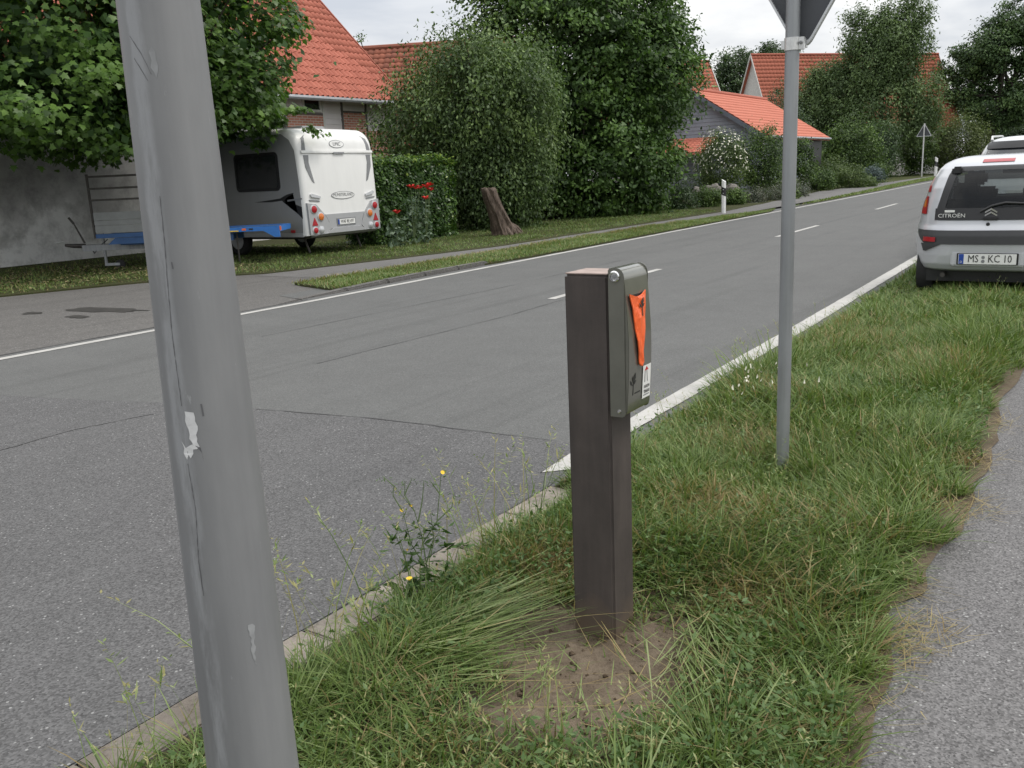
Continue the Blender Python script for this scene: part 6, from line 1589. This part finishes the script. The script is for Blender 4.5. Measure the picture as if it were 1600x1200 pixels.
# pulled grass lying flat round the post, and straw on the path edge
def lying(cx, cy, az0, n, ln_, seed, sx=.1, sy=.1, dryp=.1, wd=.005, col=.6, z=.02, spread=.30):
    rg = np.random.default_rng(seed); x = cx + rg.normal(0, sx, n); y = cy + rg.normal(0, sy, n); az = az0 + rg.normal(0, spread, n)
    zz = (vz(x, y) if z is not None else 0 * x + .004) + (z or 0) * rg.random(n)
    return blades(x, y, zz, ln_ * (.5 + .7 * rg.random(n)), wd * (.6 + .7 * rg.random(n)), az, np.full(n, 1.19) + rg.normal(0, .03, n), np.clip(rg.normal(.05, .1, n), 0, .3), np.clip(rg.normal(col, .2, n), 0, 1), (rg.random(n) < dryp) * .9)
Lg = [lying(-1.72, 1.98, .72, 190, .32, 600, .09, .12, col=.72, z=.05), lying(-1.62, 1.86, .55, 90, .26, 601, .09, .06, col=.68, z=.04), lying(-1.70, 2.16, .85, 80, .26, 602, .08, .09, col=.7, z=.04), lying(-1.0, 2.52, -1.05, 80, .26, 603, .06, .10, col=.78, z=.05), lying(-.93, 2.32, -1.1, 80, .24, 604, .05, .08, col=.78, z=.04),
      lying(-1.2, 1.95, .1, 16, .34, 605, .22, .14, .5, .003, z=.03), lying(-1.1, 2.25, 2.6, 16, .26, 606, .2, .12, .6, .003, z=.03), lying(-1.3, 1.75, 1.2, 40, .16, 607, .25, .12, .3), lying(-1.05, 1.95, 2.2, 50, .14, 608, .2, .2, .4, .004)]
for k, (x, y, n_) in enumerate([(-.47, 2.72, 150), (-.40, 2.78, 90), (-.48, 3.88, 160), (-.42, 4.0, 90), (-.5, 3.1, 70), (-.47, 2.35, 60), (-.46, 4.7, 80), (-.46, 5.4, 80), (-.92, 2.72, 120)]): Lg.append(lying(x, y, k * 1.1, n_, .085, 620 + k, .05, .09, .95, .0030, z=None if x > -.8 else .03, spread=2.5))
stuff('cut_grass', Lg, M['grass'])
# seed heads: stalks with drooping spikelets
def seedheads(xs, ys_, zs_, hs, seed, big=1.0):
    rg = np.random.default_rng(seed); n = len(xs)
    az = rg.random(n) * 6.283; ln = np.clip(rg.normal(.16, .10, n), 0, .5); cv_ = np.clip(rg.normal(.22, .1, n), 0, .5)
    st = blades(xs, ys_, zs_, hs, np.full(n, .0026 * big), az, ln, cv_, np.clip(rg.normal(.6, .15, n), 0, 1), (rg.random(n) < .4) * .6)
    V = []; k = 9
    d = np.stack([np.cos(az), np.sin(az), 0 * az], 1)
    for j in range(k):
        t = .74 + .26 * (j + 1) / k
        c = np.stack([xs, ys_, zs_], 1) + d * (hs * (ln * t + cv_ * t * t))[:, None]; c[:, 2] = zs_ + hs * (t * np.sqrt(np.clip(1 - (ln * .8) ** 2, .08, 1)) - .45 * cv_ * t * t)
        a = rg.random(n) * 6.283; o = np.stack([np.cos(a), np.sin(a), rg.normal(.5, .5, n)], 1) * .016 * big * (1.25 - .8 * (t - .74) / .26)
        s = np.stack([-np.sin(a), np.cos(a), 0 * a], 1) * .0022 * big
        V.append(np.stack([c, c + o * .5 + s, c + o * 1.1, c + o * .5 - s], 1))
    V = np.concatenate(V).reshape(-1, 3); q = np.arange(len(V)).reshape(-1, 4)
    F = np.concatenate([q[:, [0, 1, 2]], q[:, [0, 2, 3]]])
    r_ = np.clip(rg.normal(.72, .2, len(V) // 4), 0, 1); d_ = (rg.random(len(V) // 4) < .45) * .55
    return [st, (V, F, np.repeat(r_, 4), np.repeat(d_, 4))]
rgs = np.random.default_rng(700); n_ = 620
ysd = .9 + 8.5 * rgs.random(n_) ** 1.4; xsd = vl(ysd) + .03 + (pe(ysd) - vl(ysd) - .08) * rgs.random(n_)
kp = (((xsd + 1.22) / .6) ** 2 + ((ysd - 2.1) / .75) ** 2 > 1.0) & ~((np.abs(xsd + 1.2) < .22) & (np.abs(ysd - .9) < .25)); xsd, ysd = xsd[kp], ysd[kp]
S = seedheads(xsd, ysd, vz(xsd, ysd), .20 + .16 * rgs.random(len(xsd)), 701)
n_ = 70; yk = 1.05 + 1.9 * rgs.random(n_); xk = -1.97 + .12 * rgs.random(n_)
S += seedheads(xk, yk, vz(xk, yk), .28 + .22 * rgs.random(n_), 702, 1.7)
n_ = 26; yk = 5.2 + 1.4 * rgs.random(n_); xk = -2.02 + .14 * rgs.random(n_)
S += seedheads(xk, yk, vz(xk, yk), .30 + .12 * rgs.random(n_), 703, 1.3)
n_ = 40; yk = 1.45 + .4 * rgs.random(n_); xk = -1.25 + .4 * rgs.random(n_)
S += seedheads(xk, yk, vz(xk, yk), .14 + .12 * rgs.random(n_), 704, 1.1)
stuff('seed_grass', S, M['grass'])
M['herb'] = foliage('herb_leaf', (.04, .085, .022), (.085, .15, .042), (.15, .22, .085), .3)
# leafy herbs among the grass close to the camera
rgh = np.random.default_rng(810); n_ = 36000
yh = .9 + 5 * rgh.random(n_) ** 1.3; xh = vl(yh) + .03 + (pe(yh) - vl(yh) - .06) * rgh.random(n_)
kp = (rgh.random(n_) < np.clip(2.2 * (vn(xh, yh, 2.6, 88) - .42), .04, 1)) & (rgh.random(n_) > dirtmask(xh, yh)); xh, yh = xh[kp], yh[kp]; n_ = len(xh)
P = np.stack([xh, yh, vz(xh, yh) + .02 + .10 * rgh.random(n_)], 1)
nn, u, v = leaf_frames(P, unit(rgh.normal(0, 1, P.shape) * [1, 1, .1]), rgh, up=.8, outw=.5, droop=0, rnd=.5)
V, F = leaf_quads(P, nn, u, v, (.019 + .002 * yh) * (.5 + .9 * rgh.random(n_)), .42)
tag(link('herb_foliage', np_mesh('herb_foliage', V, F, False, {'rnd': np.repeat(np.clip(rgh.normal(.55, .2, n_), 0, 1), 4)}), M['herb']), kind='stuff')
# small clods and pebbles on the dirt and path edge
rgp = np.random.default_rng(820); n_ = 230
xp = -1.22 + rgp.normal(0, .26, n_); yp = 2.12 + rgp.normal(0, .30, n_)
kp = (dirtmask(xp, yp) > .35) & ~((np.abs(xp + 1.286) < .08) & (np.abs(yp - 2.37) < .08)); xp, yp = xp[kp], yp[kp]; n_ = len(xp)
s_ = .004 + .012 * rgp.random(n_) ** 3
oct_ = np.array([[1, 0, 0], [0, 1, 0], [-1, 0, 0], [0, -1, 0], [0, 0, .8], [0, 0, -.6]]); of = np.array([[0, 1, 4], [1, 2, 4], [2, 3, 4], [3, 0, 4], [1, 0, 5], [2, 1, 5], [3, 2, 5], [0, 3, 5]])
V = (np.stack([xp, yp, vz(xp, yp)], 1)[:, None] + oct_[None] * s_[:, None, None] * (.6 + .8 * rgp.random((n_, 6, 1)))).reshape(-1, 3)
tag(link('dirt_clods', np_mesh('dirt_clods', V, (np.arange(n_)[:, None, None] * 6 + of).reshape(-1, 3)), M['dirt']), kind='stuff')

# left verges and lawn
def poly_points(poly, n, rg):
    p = np.array(poly); lo, hi = p.min(0), p.max(0); out = []; tot = 0
    while tot < n:
        q = lo + (hi - lo) * rg.random((n * 2, 2)); ins = np.zeros(len(q), bool); j = len(p) - 1
        for i in range(len(p)):
            c = ((p[i, 1] > q[:, 1]) != (p[j, 1] > q[:, 1])) & (q[:, 0] < (p[j, 0] - p[i, 0]) * (q[:, 1] - p[i, 1]) / (p[j, 1] - p[i, 1] + 1e-12) + p[i, 0]); ins ^= c; j = i
        out.append(q[ins]); tot += ins.sum()
    return np.concatenate(out)[:n]
rg = np.random.default_rng(900)
q = poly_points(lvp, 30000, rg) + rg.normal(0, .045, (30000, 2)) * [.6, 1]; hh = .085 * (.5 + .9 * vn(q[:, 0], q[:, 1], 1.2, 91)) * (.6 + .6 * rg.random(len(q)))
LV = [field('v', q[:, 0], q[:, 1], 0 * q[:, 0] + .02, hh, .012 * (.6 + .7 * rg.random(len(q))), 901, .10 + .5 * np.exp(-((q[:, 0] + 10.4) / .25) ** 2), lean=(.35, .5), rndm=.5)]
q = poly_points([(-9.6, 31), (-10.25, 42.5), (-11.6, 60), (-13, 90), (-10.9, 90), (-10.9, 65), (-10.2, 52), (-9.75, 38)], 16000, rg)
LV.append(field('v', q[:, 0], q[:, 1], 0 * q[:, 0] + .02, .10 * (.6 + .7 * rg.random(len(q))), .025 * (.6 + .7 * rg.random(len(q))), 902, .08 + 0 * q[:, 0], rndm=.55))
stuff('verge_grass', LV, M['grass'])
lawn_near = [(-12.4, 10.9), (-13.3, 10.0), (-14.0, 8.7), (-14.8, 6.3), (-20.2, 6.3), (-20.2, 14), (-17, 18), (-15, 30), (-14, 33), (-11.5, 30), (-11.4, 22), (-11.4, 16)]
q = poly_points(lawn_near, 46000, rg) + rg.normal(0, .05, (46000, 2))
shade = np.exp(-((q[:, 0] + 20.4) / 2.2) ** 2)
kp = rg.random(len(q)) > .75 * shade; q = q[kp]
hh = .055 * (.5 + .9 * vn(q[:, 0], q[:, 1], 1.4, 93)) * (.6 + .7 * rg.random(len(q)))
stuff('lawn_grass', [field('l', q[:, 0], q[:, 1], 0 * q[:, 0] + .012, hh, .013 * (.6 + .7 * rg.random(len(q))), 903, .05 + .25 * (q[:, 1] < 11.5) * rg.random(len(q)), lean=(.35, .5), rndm=.42)], M['grass'])
# fallen leaves in the lawn edge by the apron
q = poly_points([(-12.6, 10.7), (-13.4, 9.9), (-14.2, 8.6), (-15.0, 6.4), (-18.5, 6.4), (-18.2, 11), (-13.6, 12)], 1300, rg); P = np.stack([q[:, 0], q[:, 1], .03 + .03 * rg.random(len(q))], 1)
nn, u, v = leaf_frames(P, unit(rg.normal(0, 1, P.shape)), rg, up=1.6, outw=.2, droop=0, rnd=.3)
V, F = leaf_quads(P, nn, u, v, .075 * (.5 + .7 * rg.random(len(P))), .7)
M['litter'] = foliage('fallen_leaf', (.07, .06, .03), (.16, .14, .07), (.30, .26, .14), .1)
tag(link('fallen_leaves', np_mesh('fallen_leaves', V, F, False, {'rnd': np.repeat(rg.random(len(P)), 4)}), M['litter']), kind='stuff')

# ------------------------------------------------------------------ flowering weeds
def weed(name, label, loc, stems, leaves, flowers, seed, fr=.016):
    t = thing(name, label, 'weed', loc); rg = np.random.default_rng(seed)
    for pts in stems: MB().tube(pts, [.0026 - .0016 * i / max(1, len(pts) - 1) for i in range(len(pts))], 6).build('stem', M['stalk'], t)
    P = np.array([p for p in leaves]); n_ = len(P)
    o = unit(P * [1, 1, .0] + rg.normal(0, .5, P.shape))
    nn, u, v = leaf_frames(P, o, rg, up=.9, outw=.3, droop=.1, rnd=.35)
    V, F = leaf_quads(P, nn, u, v, np.where(P[:, 2] > .3, .016, .052) * (.5 + .7 * rg.random(n_)), .30)
    tag(link('leaves', np_mesh('leaves', V, F, False, {'rnd': np.repeat(np.clip(rg.normal(.5, .2, n_), 0, 1), 4)}), M['herb'], t), kind='stuff')
    for x, y, z in flowers:
        b = MB()
        for k in range(9):
            a = 2 * math.pi * k / 9; c, s = math.cos(a), math.sin(a); b.add([(0, 0, 0), (c * fr * .8 - s * fr * .3, s * fr * .8 + c * fr * .3, fr * .2), (c * fr, s * fr, fr * .15), (c * fr * .8 + s * fr * .3, s * fr * .8 - c * fr * .3, fr * .2)], [(0, 1, 2, 3)])
        b.lathe([(fr * .3, -fr * .5), (fr * .4, fr * .1), (.001, fr * .2)], 8)
        f = b.build('flower', M['yellow'], t); f.location = (x, y, z); f.rotation_euler = (rg.normal(0, .5), rg.normal(0, .5), 0)
# camera right vector on the ground is (.83,.55)
rgw = np.random.default_rng(930)
def along(a, z): return (.83 * a, .55 * a, z)
main = [(0, 0, 0), along(.0, .12), along(-.01, .24), along(-.03, .34), along(-.09, .43)]
br = [[along(-.01, .22), along(.045, .30), along(.06, .40), along(.07, .47)], [along(-.02, .30), along(.0, .38), along(.01, .45)], [along(.0, .12), along(-.05, .22), along(-.07, .34)], [along(-.03, .34), along(-.06, .40), along(-.055, .45)], [along(-.09, .43), along(-.13, .47)], [along(.045, .30), along(.10, .35), along(.11, .40)]]
br += [[along(.0, .15), along(.03, .24), along(.025, .33)], [along(.0, .08), along(-.07, .15), along(-.10, .25)], [along(.06, .40), along(.03, .45)], [along(-.07, .34), along(-.10, .40), along(-.095, .43)], [along(.02, .02), along(.09, .12), along(.12, .22)], [along(-.06, .40), along(-.03, .46)]]
lv = [along(rgw.normal(0, .055), z) for z in rgw.random(150) * .30] + [along(rgw.normal(0, .14), .03 + .07 * rgw.random()) for _ in range(90)] + [along(p[-1][0] / .83 + rgw.normal(0, .015), p[-1][2] - .02 * rgw.random()) for p in br for _ in range(8)]
weed('flowering_weed', 'tall branching weed with small yellow flowers growing at the kerb', (-1.90, 2.22, .01), [main] + br, lv, [along(.075, .475), along(-.075, .345), along(-.04, .36), along(-.065, .20)], 931, .008)
lv = [(rgw.normal(0, .07), rgw.normal(0, .06), .03 + .07 * rgw.random()) for _ in range(46)]
weed('dandelion', 'small dandelion with one yellow flower left of the brown post', (-1.52, 2.62, .01), [[(0, 0, 0), (.02, .01, .06), (.03, .02, .12)]], lv, [(.03, .02, .125)], 932, .013)
weed('yellow_wildflower', 'low yellow wildflower in the grass between kerb and bare dirt', (-1.80, 1.98, .01), [[(0, 0, 0), (-.01, .01, .10), (.01, .02, .20)]], lv[:20], [(.01, .02, .205)], 933, .011)
rgf = np.random.default_rng(940); b = MB()
for k in range(34):
    x, y = -1.78 + rgf.normal(0, .12), 5.3 + rgf.normal(0, .22); b.add([(x + dx * .007, y + dy * .007, .16 + .04 * rgf.random()) for dx, dy in ((1, 0), (0, 1), (-1, 0), (0, -1))], [(0, 1, 2, 3)])
tag(b.build('daisy_flowers', M['blossom']), kind='stuff')
